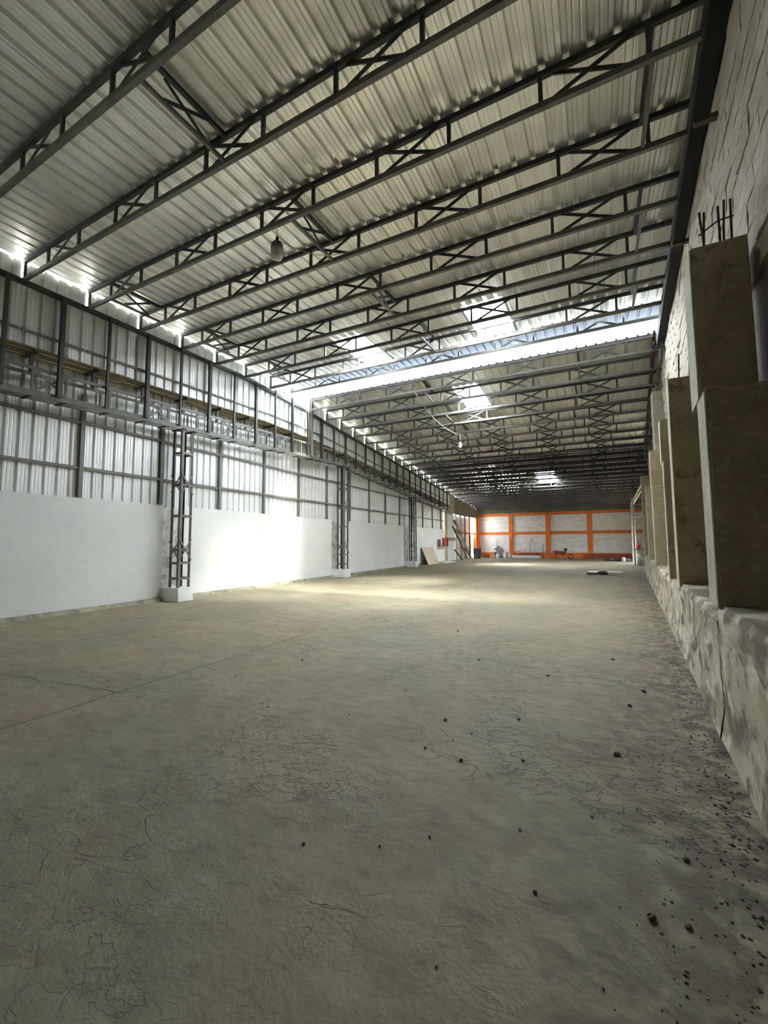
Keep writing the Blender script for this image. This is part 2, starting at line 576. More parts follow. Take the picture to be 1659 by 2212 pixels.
for q, (a0, a1) in enumerate(zip(allT[:-1], allT[1:])):
    wall_sheet(a0-0.02, a1+0.02, lambda y: ledgez(y)-0.02, lambda y: beamz(y)+0.05, -10.40-0.005*(q % 2), wl, 0.262, 0.1)
    wall_sheet(a0+0.03, a1-0.02, lambda y: beamz(y)+0.05, lambda y: zroof(-10.4-0.022*(y-5), y)-0.022-0.008*math.sin(y*9), -10.412, wl, 0.262, 0.1, 'siding_top_panel')

# edge beam with hanging posts
eb = tag(empty('eave_frame', TL((-10.31, 14, 5))), 'long dark eave beam with hanging posts under the truss ends along the siding', 'eave frame')
yy = [-6.4, 1.25, 4, 7, 10, 13.2, 13.4, 17, 21, 25, 29, 33]
for a0, a1 in zip(yy[:-1], yy[1:]):
    MB().bar((-10.31, a0, beamz(a0)), (-10.31, a1, beamz(a1)), 0.09, 0.10).build('beam', STEEL, eb, TL)


def boxz(y):                                     # underside of the wall truss
    return 4.66+0.048*(y-3.4) if y < 16 else 5.26-0.070*(y-16)


k = 0
y = 3.42-0.98*9
while y < 32.8:
    ww = 0.085 if k % 2 == 0 else 0.06
    MB().box(-10.27-ww*0.5, -10.27+ww*0.5, y-ww/2, y+ww/2, boxz(y)+0.06, beamz(y)).build('hanging_post', STEEL, eb, TL)
    k += 1
    y += 0.98
for yq in (13.46,):
    MB().box(-10.33, -10.21, yq-0.06, yq+0.06, boxz(yq)+0.06, 7.5).build('hanging_post', STEEL2, eb, TL)

# boarded ledge under the upper siding
lg = tag(empty('boarded_ledge', TL((-10.65, 14, 5.7))), 'narrow timber boarded ledge on black brackets under the upper siding', 'ledge')
nl = 0
y = -6.2
while y < 32:
    y1 = min(y+2.44, 33)
    for q in range(4):
        xa = -11.06+0.17*q
        dz = 0.012*((q+nl) % 2)
        MB().quadbox([(xa, y, ledgez(y)-0.03+dz), (xa+0.165, y, ledgez(y)-0.03+dz), (xa+0.165, y1-0.004, ledgez(y1)-0.03+dz), (xa, y1-0.004, ledgez(y1)-0.03+dz),
                      (xa, y, ledgez(y)+dz), (xa+0.165, y, ledgez(y)+dz), (xa+0.165, y1-0.004, ledgez(y1)+dz), (xa, y1-0.004, ledgez(y1)+dz)]).build('plank', WOOD, lg, TL)
    y += 2.44
    nl += 1
y = 4.0-1.22*8
while y < 32.5:
    z = ledgez(y)
    br = MB().box(-10.94, -10.36, y-0.035, y+0.035, z-0.09, z-0.035).build('bracket', STEEL, lg, TL)
    MB().box(-10.62, -10.56, y-0.03, y+0.03, boxz(y)+0.55, z-0.09).build('stub', STEEL, br, TL)
    y += 1.22
# inner rail of the upper siding, just above the ledge
for a0, a1 in zip(allT[:-1], allT[1:]):
    MB().bar((-10.36, a0+0.02, ledgez(a0)+0.30), (-10.36, a1-0.02, ledgez(a1)+0.30), 0.04, 0.05).build('rail', STEEL2, fr, TL)

# ---------------------------------------------------------------- truss that runs along the left wall
wt = tag(empty('wall_truss', TL((-10.55, 14, 4.7))), 'long grey box truss on the lattice columns along the left wall', 'truss')
cuts = [-6.4, -2.0, 3.3, 7.7, 12, 16, 20.5, 25.03, 29, 33]
for a0, a1 in zip(cuts[:-1], cuts[1:]):
    for x, dz, hh, ww in ((-10.33, 0.05, 0.13, 0.035), (-10.33, 0.58, 0.07, 0.035), (-10.74, 0.05, 0.08, 0.035), (-10.74, 0.58, 0.07, 0.035)):
        MB().bar((x, a0, boxz(a0)+dz), (x, a1, boxz(a1)+dz), ww, hh).build('chord', STEEL2, wt, TL)
y = -5.9
k = 0
while y < 32.6:
    z = boxz(y)
    for x in (-10.33, -10.74):
        MB().box(x-0.018, x+0.018, y-0.025, y+0.025, z+0.08, z+0.56).build('vertical', STEEL2, wt, TL)
    MB().box(-10.75, -10.32, y-0.03, y+0.03, z-0.015, z+0.012).build('cross_plate', STEEL, wt, TL)
    if k % 3 == 0:
        y2 = y+0.62
        for x in (-10.32,):
            MB().bar((x, y+0.03, z+0.10), (x, y2, boxz(y2)+0.56), 0.012, 0.045).build('brace', STEEL2, wt, TL)
            MB().bar((x+0.013, y+0.03, z+0.56), (x+0.013, y2, boxz(y2)+0.10), 0.012, 0.045).build('brace', STEEL2, wt, TL)
    y += 0.62 if k % 3 == 0 else 0.92
    k += 1

# ---------------------------------------------------------------- lattice columns on white footings
COLNAME = ['grey lattice steel column on white footing nearest the camera, against the left wall',
           'second grey lattice column along the white left wall, on a white footing',
           'third and farthest lattice column of the left wall, dark steel before white plaster']
for ci, yc in enumerate((7.68, 16.33, 25.03)):
    ft = MB()
    ft.quadbox([(-11.0, yc-0.30, 0), (-10.20, yc-0.27, 0), (-10.20, yc+0.22, 0), (-11.0, yc+0.25, 0),
                (-11.0, yc-0.27, 0.37), (-10.24, yc-0.25, 0.37), (-10.24, yc+0.20, 0.37), (-11.0, yc+0.23, 0.37)])
    fo = ft.build('column_footing', WHITE, None, TL, bevel=0.012)
    tag(fo, ['white painted concrete footing block under the nearest lattice column', 'white concrete footing block under the second lattice column', 'white concrete footing block under the third lattice column, farthest away'][ci], 'footing')
    cl = tag(empty('lattice_column', TL((-10.52, yc, 0.37))), COLNAME[ci], 'column')
    zt = boxz(yc)+0.0
    xa, xb, ya, yb = -10.72, -10.32, yc-0.20, yc+0.18
    for x in (xa, xb):
        for yl in (ya, yb):
            sx = 1 if x == xa else -1
            sy = 1 if yl == ya else -1
            lb = MB()
            lb.box(min(x, x+sx*0.075), max(x, x+sx*0.075), min(yl, yl+sy*0.014), max(yl, yl+sy*0.014), 0.37, zt)
            lb.box(min(x, x+sx*0.014), max(x, x+sx*0.014), min(yl+sy*0.015, yl+sy*0.075), max(yl+sy*0.015, yl+sy*0.075), 0.37, zt)
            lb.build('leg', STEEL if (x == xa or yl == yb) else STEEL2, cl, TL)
    for z in (0.62, 1.05, 1.42, 2.38, 3.26, 4.17):
        for x in (xa, xb):
            MB().box(x-0.008, x+0.008, ya+0.015, yb-0.015, z-0.03, z+0.03).build('rung', STEEL2, cl, TL)
        for yl in (ya, yb):
            MB().box(xa+0.015, xb-0.015, yl-0.008, yl+0.008, z-0.03, z+0.03).build('rung', STEEL2, cl, TL)
    for z in (1.42, 3.30):
        for x in (xb+0.012,):
            MB().bar((x, ya, z-0.30), (x, yb, z+0.30), 0.012, 0.04).build('brace', STEEL2, cl, TL)
            MB().bar((x+0.013, ya, z+0.30), (x+0.013, yb, z-0.30), 0.012, 0.04).build('brace', STEEL2, cl, TL)
        MB().bar((xa, ya-0.012, z-0.24), (xb, ya-0.012, z+0.24), 0.04, 0.012, (0, 1, 0)).build('brace', STEEL2, cl, TL)
        MB().bar((xa, ya-0.025, z+0.24), (xb, ya-0.025, z-0.24), 0.04, 0.012, (0, 1, 0)).build('brace', STEEL2, cl, TL)
    MB().box(xa-0.05, xb+0.08, ya-0.03, ya+0.06, zt-0.03, zt).build('cap_plate', STEEL, cl, TL)
    MB().box(xa-0.05, xb+0.08, yb-0.06, yb+0.03, zt-0.03, zt).build('cap_plate', STEEL, cl, TL)

# ---------------------------------------------------------------- roof
ce = struct(empty('ceiling', (-4.5, 12, 7.3)))


def lx(y):
    return -10.40-0.022*(y-5)-0.10


def roof_sheet(ua, ub, y0, y1, far, name='roof_sheet', m=None, dz=0.0, ny=1, left=False, zf=None):
    ua0 = ua
    pr = profile(ua-(0 if left else 0.035), ub+0.035, 0.2645, -0.123)
    b = MB()
    zf = zf or (lambda x, y: zroof(x, y, far))
    rows = []
    for i in range(ny+1):
        y = y0+(y1-y0)*i/ny
        row = []
        for u, h in pr:
            x = u
            if left:
                x = ub+(u-ub)*(ub-lx(y))/(ub-ua) if u < ub else u
            row.append((x, y, zf(x, y)+h+dz))
        rows.append(row)
    for r0, r1 in zip(rows[:-1], rows[1:]):
        b.strip(r0, r1)
    return b.build(name, m or GALV, ce)


U = lambda i: -0.123-0.2645*i
B1 = [-8.5, -5.5, -1.5, 2.5, 6.5, 10.5, 14.5, 17.5, 21.5, 25.5, 29.5, 33.5, 36.5, 40.0]
for q, (i0, i1) in enumerate(zip(B1[:-1], B1[1:])):
    left = q == len(B1)-2
    dz = 0.003*(q % 2)
    if i0 in (6.5, 21.5):
        sa, sb = (9.80, 11.72) if i0 == 6.5 else (9.82, 11.80)
        roof_sheet(U(i1), U(i0), -6.4, sa, False, dz=dz, ny=8)
        roof_sheet(U(i1), U(i0), sa, sb, False, 'skylight_panel', SKYL, dz)
        roof_sheet(U(i1), U(i0), sb, 11.88, False, dz=dz)
    else:
        roof_sheet(U(i1), U(i0), -6.4, 11.88, False, dz=dz, left=left, ny=10)
B2 = [-17.5, -13.5, -9.5, -6.5, -2.5, 1.5, 5.5, 9.5, 13.5, 17.5, 21.5, 25.5, 29.5, 33.5, 36.5, 40.5]
for q, (i0, i1) in enumerate(zip(B2[:-1], B2[1:])):
    left = q == len(B2)-2
    dz = 0.003*(q % 2)
    if i0 == 13.5:
        roof_sheet(U(i1), U(i0), YC-0.05, 14.65, True, dz=dz, ny=2)
        roof_sheet(U(i1), U(i0), 14.65, 16.72, True, 'skylight_panel', SKYL, dz)
        roof_sheet(U(i1), U(i0), 16.72, YT+0.3, True, dz=dz, ny=4)
    else:
        roof_sheet(U(i1), U(i0), YC-0.05, YT+0.3, True, dz=dz, ny=5, left=left)
# raised cap over the open ridge
CAPM = mat('sky_tinted_ridge_sheet', (0.115, 0.165, 0.25), 0.6)  # blue sky mirrored in the cap's underside is put into this colour
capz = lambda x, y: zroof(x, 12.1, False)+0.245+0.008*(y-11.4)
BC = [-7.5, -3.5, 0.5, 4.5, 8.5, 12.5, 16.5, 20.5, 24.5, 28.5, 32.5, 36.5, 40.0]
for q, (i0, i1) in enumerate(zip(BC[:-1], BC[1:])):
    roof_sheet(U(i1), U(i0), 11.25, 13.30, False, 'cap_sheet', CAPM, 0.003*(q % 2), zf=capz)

# tiled roof: wavy courses, each lapped over the one below
def leak(x, y):
    a = max(0, 1-abs((x+6.6)/3.2)) * max(0, 1-abs((y-31)/6.5))
    return a


def tile_course(y0, k):
    y1 = y0+0.52
    xl, xr = (-10.52 if y0 < 32.6 else -11.7)-0.022*(y0-5), 4.5
    segs = [xl]
    # the skylight gap
    gap = (-3.7, -2.5) if 29.4 < y0+0.2 < 32.2 else None
    runs = [(xl, xr)] if not gap else [(xl, gap[0]), (gap[1], xr)]
    b = MB()
    for xa, xb in runs:
        n = int((xb-xa)/0.065)
        ra, rb = [], []
        lift = 0.012
        for i in range(n+1):
            x = xa+(xb-xa)*i/n
            if i % 8 == 0:
                lift = R.random()*0.005+leak(x, y0)*(0.0+0.06*R.random())
            wv = 0.022*math.cos(2*PI*x/0.26)
            ra.append((x, y0, zroof(x, y0, True)+0.03+wv))
            rb.append((x, y1, zroof(x, y1, True)+0.03+wv+0.006+lift))
        b.strip(ra, rb)
    o = b.build('tile_course', TILE, ce)
    if gap:
        c = MB().strip([(gap[0]-0.02, y0, zroof(gap[0], y0, True)+0.04), (gap[1]+0.02, y0, zroof(gap[1], y0, True)+0.04)],
                       [(gap[0]-0.02, y0+0.42, zroof(gap[0], y0+0.42, True)+0.04), (gap[1]+0.02, y0+0.42, zroof(gap[1], y0+0.42, True)+0.04)])
        c.build('skylight_panel', SKYL, ce)


y, k = YT, 0
while y < YB+0.2:
    tile_course(y, k)
    MB().bar((-10.7-0.022*(y-5), y+0.05, zroof(-11, y+0.05)-0.02), (4.3, y+0.05, zroof(4.3, y+0.05)-0.02), 0.04, 0.05).build('roof_batten', STEEL, ce)
    y += 0.42
    k += 1
MB().strip([(-10.7, YT-0.05, zroof(-10.7, YT)+0.001), (4.4, YT-0.05, zroof(4.4, YT)+0.001)], [(-10.7, YT+0.3, zroof(-10.7, YT)+0.03), (4.4, YT+0.3, zroof(4.4, YT)+0.03)]).build('flashing', GALV, ce)

# ---------------------------------------------------------------- lattice trusses under the roof
vm = MB().box(-0.024, 0.024, -0.02, 0.02, -0.36, 0.0).build('vertical', STEEL, None, origin=(0, 0, 0))
vme = vm.data
bpy.data.objects.remove(vm)
bma = MB().bar((-0.42, -0.010, -0.36), (0.42, -0.010, 0.0), 0.014, 0.05).build('brace', STEEL, None, origin=(0, 0, 0))
bmea = bma.data
bpy.data.objects.remove(bma)
bmb = MB().bar((-0.42, 0.010, 0.0), (0.42, 0.010, -0.36), 0.014, 0.05).build('brace', STEEL, None, origin=(0, 0, 0))
bmeb = bmb.data
bpy.data.objects.remove(bmb)
for me_, m_ in ((vme, STEEL), (bmea, STEEL), (bmeb, STEEL)):
    pass


def truss(y, xl, xr, far, label, dz=0.0, jit=0.0, low=STEEL2):
    z = lambda x: zroof(x, y, far)-0.012+dz
    t = tag(empty('roof_truss', ((xl+xr)/2, y, z((xl+xr)/2)-0.48)), label, 'truss', 'lattice trusses under the roof')
    MB().bar((xl, y, z(xl)-0.04), (xr, y, z(xr)-0.04), 0.055, 0.075).build('top_chord', STEEL, t)
    MB().bar((xl, y, z(xl)-0.44), (xr, y, z(xr)-0.44), 0.06, 0.075).build('bottom_chord', low, t)  # paler grey puts the light caught on the underside into the colour
    ang = math.atan2(z(xr)-z(xl), xr-xl)
    c = 0.15+jit
    while c-0.55 > xl+0.5:
        c -= 2.25
    c += 2.25
    c -= 2.25
    cs = []
    while c < xr-0.3:
        if c-0.42 > xl+0.1:
            cs.append(c)
        c += 2.25
    vx = set()
    for c in cs:
        for v in (c-0.55, c+0.55):
            if xl+0.08 < v < xr-0.08:
                vx.add(round(v, 3))
        inst(bmea, t, 'brace', (c, y, z(c)-0.06), (0, -ang, 0))
        inst(bmeb, t, 'brace', (c, y, z(c)-0.06), (0, -ang, 0))
    for v in sorted(vx):
        inst(vme, t, 'vertical', (v, y, z(v)-0.06), (0, 0, 0))
    for v in (xl+0.06,):
        inst(vme, t, 'vertical', (v, y, z(v)-0.06), (0, 0, 0))
    return t


for k, y in enumerate(TY1):
    truss(y, -10.34-0.022*(y-5), 1.03+0.055*y-0.04, False, f'{ordn(k)} dark lattice roof truss counted from the camera, under the near metal roof', 0, R.uniform(-0.12, 0.12), STEEL2 if k % 3 else STEEL2)
truss(12.2, -10.34-0.022*7, 1.65, False, 'raised grey lattice truss under the ridge cap, beside the bright opening', 0.20, 0.1)
for k, y in enumerate(TY2):
    truss(y, -10.34-0.022*(y-5), 1.62+0.062*(y-13.4)+0.12, True, f'{ordn(k)} lattice truss beyond the bright ridge opening, under the far metal roof', 0, R.uniform(-0.3, 0.3))
for k, y in enumerate(TY3):
    truss(y, -10.4-0.022*(y-5), 2.5 if y < 27 else 4.15, True, f'{ordn(k)} dark truss under the old tiled roof, counted from its near edge', 0, R.uniform(-0.5, 0.5), STEEL)

# bridging frames between neighbouring trusses
def bridging(x, ya, yb, far, label):
    za, zb = zroof(x, ya, far)-0.012, zroof(x, yb, far)-0.012
    t = tag(empty('truss_bridging', (x, (ya+yb)/2, za-0.45)), label, 'bridging', 'short braced frames between trusses')
    MB().bar((x, ya+0.035, za-0.055), (x, yb-0.035, zb-0.055), 0.05, 0.06).build('top_bar', STEEL, t)
    MB().bar((x, ya+0.035, za-0.43), (x, yb-0.035, zb-0.43), 0.045, 0.045).build('bottom_bar', STEEL2, t)
    yc = (ya+yb)/2
    MB().bar((x-0.012, yc-0.3, za-0.10), (x-0.012, yc+0.3, zb-0.40), 0.014, 0.045).build('brace', STEEL, t)
    MB().bar((x+0.012, yc-0.3, za-0.40), (x+0.012, yc+0.3, zb-0.10), 0.014, 0.045).build('brace', STEEL, t)


for k in (0, 2, 4, 6):
    bridging(-4.40+0.06*k, TY1[k], TY1[k+1], False, f'braced frame in mid ceiling tying the {ordn(k)} and {ordn(k+1)} trusses')
    if k in (2, 4, 6):
        bridging(-9.45, TY1[k], TY1[k+1], False, f'braced frame beside the siding tying the {ordn(k)} and {ordn(k+1)} trusses')
        bridging(0.62+0.05*k, TY1[k], TY1[k+1], False, f'braced frame beside the block wall tying the {ordn(k)} and {ordn(k+1)} trusses')
for k in (0, 2, 4, 6):
    bridging(-5.45, TY2[k], TY2[k+1], True, f'mid-ceiling braced frame tying the {ordn(k)} and {ordn(k+1)} trusses past the ridge opening')
    bridging(-0.35-0.09*k, TY2[k], TY2[k+1], True, f'braced frame towards the block wall, {ordn(k)} and {ordn(k+1)} trusses past the ridge')
for k in (1, 3, 5, 7, 9, 11, 13):
    bridging(-5.3-0.05*k, TY3[k], TY3[k+1], True, f'dark braced frame tying the {ordn(k)} and {ordn(k+1)} trusses of the tiled roof')

# edge beams on the right
MBk = MB().bar((BX(-6.4)-0.10, -6.4, 6.36), (BX(13.0)-0.10, 13.0, 7.04), 0.17, 0.30)
tag(MBk.build('edge_beam', mat('black_steel', (0.010, 0.010, 0.010), 0.9)), 'black steel edge beam along the top of the block wall', 'beam')
rb = tag(empty('red_edge_beam', (1.9, 18, 6.3)), 'red oxide lattice edge beam beyond the ridge opening, beside the block wall', 'beam')
rz = lambda y, o: zroof(1.6+0.064*(y-13.4), y, True)-o
MB().bar((1.56, 13.0, rz(13.4, .40)), (2.38, 26.2, rz(26.2, .40)), 0.07, 0.08).build('lower_chord', RUST, rb)
MB().bar((1.56, 13.0, rz(13.4, .10)), (2.38, 26.2, rz(26.2, .10)), 0.07, 0.07).build('upper_chord', RUST, rb)
for k in range(11):
    y = 13.5+1.21*k
    x = 1.56+0.0625*(y-13.0)
    MB().bar((x, y, rz(y, .38)), (x, y, rz(y, .1)), 0.05, 0.05).build('vertical', RUST, rb)
    MB().bar((x+0.03, y+0.12, rz(y, .42)), (x+0.62, y+0.12, rz(y, .42)), 0.05, 0.05).build('outrigger', RUST, rb)

# ---------------------------------------------------------------- right wall
wr = struct(empty('wall_right', (1.4, 9, 0)))
# dado wall with a deep sill, in bays between the joints
JO = [-6.4, -2.2, 1.4, 4.28, 7.2, 8.95, 13.5, 18.2, 24.0]
sillz = lambda y: 1.08 if y < 4.28 else (0.98 if y < 7.2 else 0.93)
for a0, a1 in zip(JO[:-1], JO[1:]):
    b = MB()
    n = max(2, int((a1-a0)/0.35))
    rr = random.Random(int(a0*10)+99)
    gs = []
    for i in range(n+1):
        y = a0+0.012+(a1-a0-0.024)*i/n
        col = []
        zs = sillz(a0+0.1)
        for z in (0.0, 0.25, 0.5, 0.78, zs-0.05, zs):
            off = rr.uniform(-0.012, 0.012)
            if z == 0.0:
                off = -0.03+rr.uniform(-0.02, 0.01)
            if z == zs:
                off = 0.04
            if i in (0, n) and z not in (0.0,):
                off += 0.012
            col.append((RX(y)+off*0.6, y, z+(rr.uniform(-0.006, 0.006) if z >= zs-0.05 else 0)))
        col.append((BX(y)+0.05, y, zs+rr.uniform(-0.01, 0.02)))
        gs.append(col)
    for p, q in zip(gs[:-1], gs[1:]):
        b.strip(p, q)
    b.build('dado_panel', DADO, wr)
MB().quadbox([(RX(-6.4)+0.03, -6.4, 0), (BX(-6.4), -6.4, 0), (BX(24), 24, 0), (RX(24)+0.03, 24, 0), (RX(-6.4)+0.03, -6.4, 0.85), (BX(-6.4), -6.4, 0.85), (BX(24), 24, 0.85), (RX(24)+0.03, 24, 0.85)]).build('wall_core', MORTAR, wr)
# upper wall: backing, then the blocks
for ya, yb, fa in ((-6.4, 12.2, False), (12.2, 13.35, False), (13.35, 24.2, True)):
    def top(x, y):
        return zroof(x, y, fa)-0.015 if not 12.1 < ya < 13 else 8.0
    MB().quadbox([(BX(ya)+0.035, ya, 0.8), (BX(ya)+0.3, ya, 0.8), (BX(yb)+0.3, yb, 0.8), (BX(yb)+0.035, yb, 0.8),
                  (BX(ya)+0.035, ya, top(BX(ya)+0.035, ya)), (BX(ya)+0.3, ya, top(BX(ya)+0.3, ya)), (BX(yb)+0.3, yb, top(BX(yb)+0.3, yb)), (BX(yb)+0.035, yb, top(BX(yb)+0.035, yb))]).build('wall_backing', MORTAR, wr)
rr = random.Random(3)
blocks = []
for q in range(5):
    bm = MB()
    nu, nz = 4, 2
    L0, H0 = 0.478, 0.238
    pts = [[(rr.uniform(-0.007, 0.007), -L0/2+L0*i/nu, -H0/2+H0*j/nz+rr.uniform(-0.006, 0.005)*(1 if j in (0, nz) else 0)) for i in range(nu+1)] for j in range(nz+1)]
    for j in range(nz):
        bm.strip(pts[j+1], pts[j])
    rim = pts[0]+[pts[j][-1] for j in range(1, nz+1)]+pts[nz][::-1][1:]+[pts[j][0] for j in range(nz-1, 0, -1)]
    rim = rim+[rim[0]]
    bm.strip(rim, [(0.05, p[1]*1.0, p[2]*1.0) for p in rim])
    ob = bm.build('block', BRICK, None, origin=(0, 0, 0))
    blocks.append(ob.data)
    bpy.data.objects.remove(ob)
ba = math.atan(-0.056)
far_blocks = MB()
nblk = 0
for j in range(14):
    z = 4.02+0.245*j
    y = 1.0+(0.25 if j % 2 else 0)
    while y < 14.2:
        if z < 6.50+0.055*min(y, 13) and not (y < 3.4 and z < 3.9):
            yy = y+rr.uniform(-0.01, 0.01)
            if y < 9.8 and nblk < 300:
                inst(blocks[rr.randrange(5)], wr, 'block', (BX(yy)+rr.uniform(-0.007, 0.007), yy, z+rr.uniform(-0.004, 0.004)), (rr.uniform(-0.012, 0.012), rr.uniform(-0.015, 0.015), ba))
                nblk += 1
            else:
                x = BX(yy)+rr.uniform(-0.012, 0.012)
                far_blocks.quadbox([(x, yy-0.23, z-0.11), (x+0.05, yy-0.23, z-0.11), (x+0.05, yy+0.23, z-0.11), (x, yy+0.23, z-0.11),
                                    (x, yy-0.23, z+0.11), (x+0.05, yy-0.23, z+0.11), (x+0.05, yy+0.23, z+0.11), (x, yy+0.23, z+0.11)])
        y += 0.485
fb = far_blocks.build('block_courses', BRICK, wr)
fb['kind'] = 'stuff'

# concrete piers on the sill
PIERS = [  # y0, y1, z0, z1, step height, y shift of the upper block
    (4.10, 4.52, 1.06, 4.22, 2.82, 0.30, 'big dark concrete pier on the sill nearest the camera, with rusty bars on top'),
    (7.10, 7.50, 0.94, 3.96, 3.96, 0.0, 'second concrete pier along the sill, flat topped with two rusty bars'),
    (8.82, 9.10, 0.92, 3.90, 3.05, 0.38, 'third pier along the sill, narrow with an offset upper block'),
    (13.38, 13.85, 0.90, 4.15, 3.12, 0.22, 'fourth pier along the sill, pale grey with stepped top'),
    (18.05, 18.5, 0.85, 3.65, 3.65, 0.0, 'fifth pier along the sill, lower and flat topped'),
    (23.6, 24.2, 0.0, 4.85, 3.65, 0.2, 'farthest pier standing at the end of the sill near the ladder scaffold')]
for (y0, y1, z0, z1, zs, dy, lab) in PIERS:
    t = tag(empty('concrete_pier', (RX(y0)+0.2, (y0+y1)/2, z0)), lab, 'pier')

    def blk(a, bb, za, zb, name, dep=0.43, inset=0.0):
        b = MB()
        b.quadbox([(RX(a)+inset, a, za), (RX(a)+dep, a, za), (RX(bb)+dep, bb, za), (RX(bb)+inset, bb, za),
                   (RX(a)+inset, a, zb), (RX(a)+dep, a, zb), (RX(bb)+dep, bb, zb), (RX(bb)+inset, bb, zb)])
        # front strip: a thin paler layer on the face towards the hall
        return b.build(name, CONC, t, bevel=0.012)
    blk(y0, y1, z0, zs, 'lower_block')
    MB().quadbox([(RX(y0)-0.012, y0+0.012, z0), (RX(y0)-0.001, y0+0.004, z0), (RX(y1)-0.001, y1-0.004, z0), (RX(y1)-0.012, y1-0.012, z0),
                  (RX(y0)-0.012, y0+0.012, zs-0.01), (RX(y0)-0.001, y0+0.004, zs-0.01), (RX(y1)-0.001, y1-0.004, zs-0.01), (RX(y1)-0.012, y1-0.012, zs-0.01)]).build('front_strip', CONC2, t)
    if zs < z1:
        blk(y0+dy, y1+dy+0.05, zs+0.002, z1, 'upper_block', 0.40)
        a, bb = y0+dy, y1+dy+0.05
        MB().quadbox([(RX(a)-0.012, a+0.012, zs+0.01), (RX(a)-0.001, a+0.004, zs+0.01), (RX(bb)-0.001, bb-0.004, zs+0.01), (RX(bb)-0.012, bb-0.012, zs+0.01),
                      (RX(a)-0.012, a+0.012, z1-0.01), (RX(a)-0.001, a+0.004, z1-0.01), (RX(bb)-0.001, bb-0.004, z1-0.01), (RX(bb)-0.012, bb-0.012, z1-0.01)]).build('front_strip', CONC2, t)
    if y0 == 4.10:
        xx = RX(4.5)
        for q, (dx, dy2, hh, lean) in enumerate(((0.10, 0.36, 0.34, 0.02), (0.16, 0.58, 0.50, -0.03), (0.22, 0.36, 0.36, 0.0), (0.29, 0.58, 0.55, 0.03), (0.31, 0.40, 0.42, 0.01))):
            MB().tube([(xx+dx, y0+dy2, z1-0.05), (xx+dx+lean*0.5, y0+dy2, z1+hh*0.5), (xx+dx+lean, y0+dy2, z1+hh)], 0.010, 6).build('reinforcing_bar', REBAR, t)
        MB().tube([(xx+0.08, y0+0.40, z1+0.16), (xx+0.22, y0+0.38, z1+0.24), (xx+0.34, y0+0.42, z1+0.27)], 0.007, 6).build('stirrup', REBAR, t)
    if y0 == 7.10:
        for dx, hh in ((0.14, 0.42), (0.27, 0.46)):
            MB().tube([(RX(7.3)+dx, 7.3, z1-0.05), (RX(7.3)+dx+0.02, 7.3, z1+hh)], 0.012, 6).build('reinforcing_bar', REBAR, t)

# red stub ends of steel let into the block wall
for q, (y, z) in enumerate(((5.45, 6.30), (8.0, 6.53), (12.9, 6.80))):
    s = MB().bar((BX(y)-0.22, y, z+0.0), (BX(y)+0.02, y, z), 0.07, 0.05)
    tag(s.build('steel_stub', RUST if q < 2 else STEEL), ['rusty steel stub under the black edge beam, nearest the camera', 'red steel stub under the black edge beam above the first pier', 'dark steel stub at the far end of the black edge beam'][q], 'stub')
b = MB()
b.quadbox([(BX(13)-0.12, 12.95, 6.55), (BX(13)-0.10, 13.3, 6.40), (BX(13)-0.06, 13.3, 6.40), (BX(13)-0.06, 12.95, 6.55),
           (BX(13)-0.12, 12.6, 7.05), (BX(13)-0.10, 13.3, 6.98), (BX(13)-0.06, 13.3, 6.98), (BX(13)-0.06, 12.6, 7.05)])
tag(b.build('torn_beam_flange', STEEL), 'pointed dark flange hanging off the end of the black edge beam', 'flange')
# concrete column behind the second pier and end wall of the right side
o = MB().box(1.60, 2.05, 14.6, 15.0, 0.9, 6.15).build('concrete_column', CONC2, bevel=0.02)
tag(o, 'slim pale concrete column beyond the block wall, under the red beam', 'column')
def end_piece(ya, yb, za, zb=None):
    t0, t1 = (zb, zb) if zb else (zroof(4.3, ya)+0.02, zroof(4.3, yb)+0.02)
    MB().quadbox([(4.25, ya, za), (4.45, ya, za), (4.45, yb, za), (4.25, yb, za), (4.25, ya, t0), (4.45, ya, t0), (4.45, yb, t1), (4.25, yb, t1)]).build('end_panel', CONC2, wr)


end_piece(24.3, 35.0, 0)
end_piece(35.0, 36.8, 2.1)
end_piece(36.8, 45.2, 0)
MB().box(2.35, 4.45, 24.2, 24.4, 0, zroof(3.4, 24.3)+0.01).build('return_panel', CONC2, wr)
# wall behind the camera closes the hall
struct(MB().box(-12.2, 2.2, -6.6, -6.4, 0, 7.6).build('wall_front', CONC2))

# ---------------------------------------------------------------- back wall
wb = struct(empty('wall_back', (-4.5, YB, 0)))
MB().box(-12.1, 4.45, YB+0.08, YB+0.25, 0, 5.02).build('backing', MORTAR, wb)
colx = [(-12.05, -11.75), (-8.53, -8.12), (-4.84, -4.44), (-0.99, -0.59), (2.69, 3.02), (4.2, 4.45)]
for xa, xb in colx:
    MB().box(xa, xb, YB-0.10, YB+0.1, 0, 4.62).build('orange_column', ORANGE, wb)
for (xa, _), (xb, _) in zip([(c[1], 0) for c in colx[:-1]], [(c[0], 0) for c in colx[1:]]):
    for za, zb, nm in ((0.0, 0.50, 'orange_base_beam'), (2.43, 2.68, 'orange_middle_beam'), (4.42, 4.68, 'orange_top_beam')):
        MB().box(xa, xb, YB-0.07, YB+0.08, za, zb).build(nm, ORANGE, wb)
    for za, zb in ((0.50, 2.43), (2.68, 4.42)):
        MB().box(xa+0.02, xb-0.02, YB+0.0, YB+0.08, za+0.02, zb-0.02).build('wall_panel', PANEL, wb)
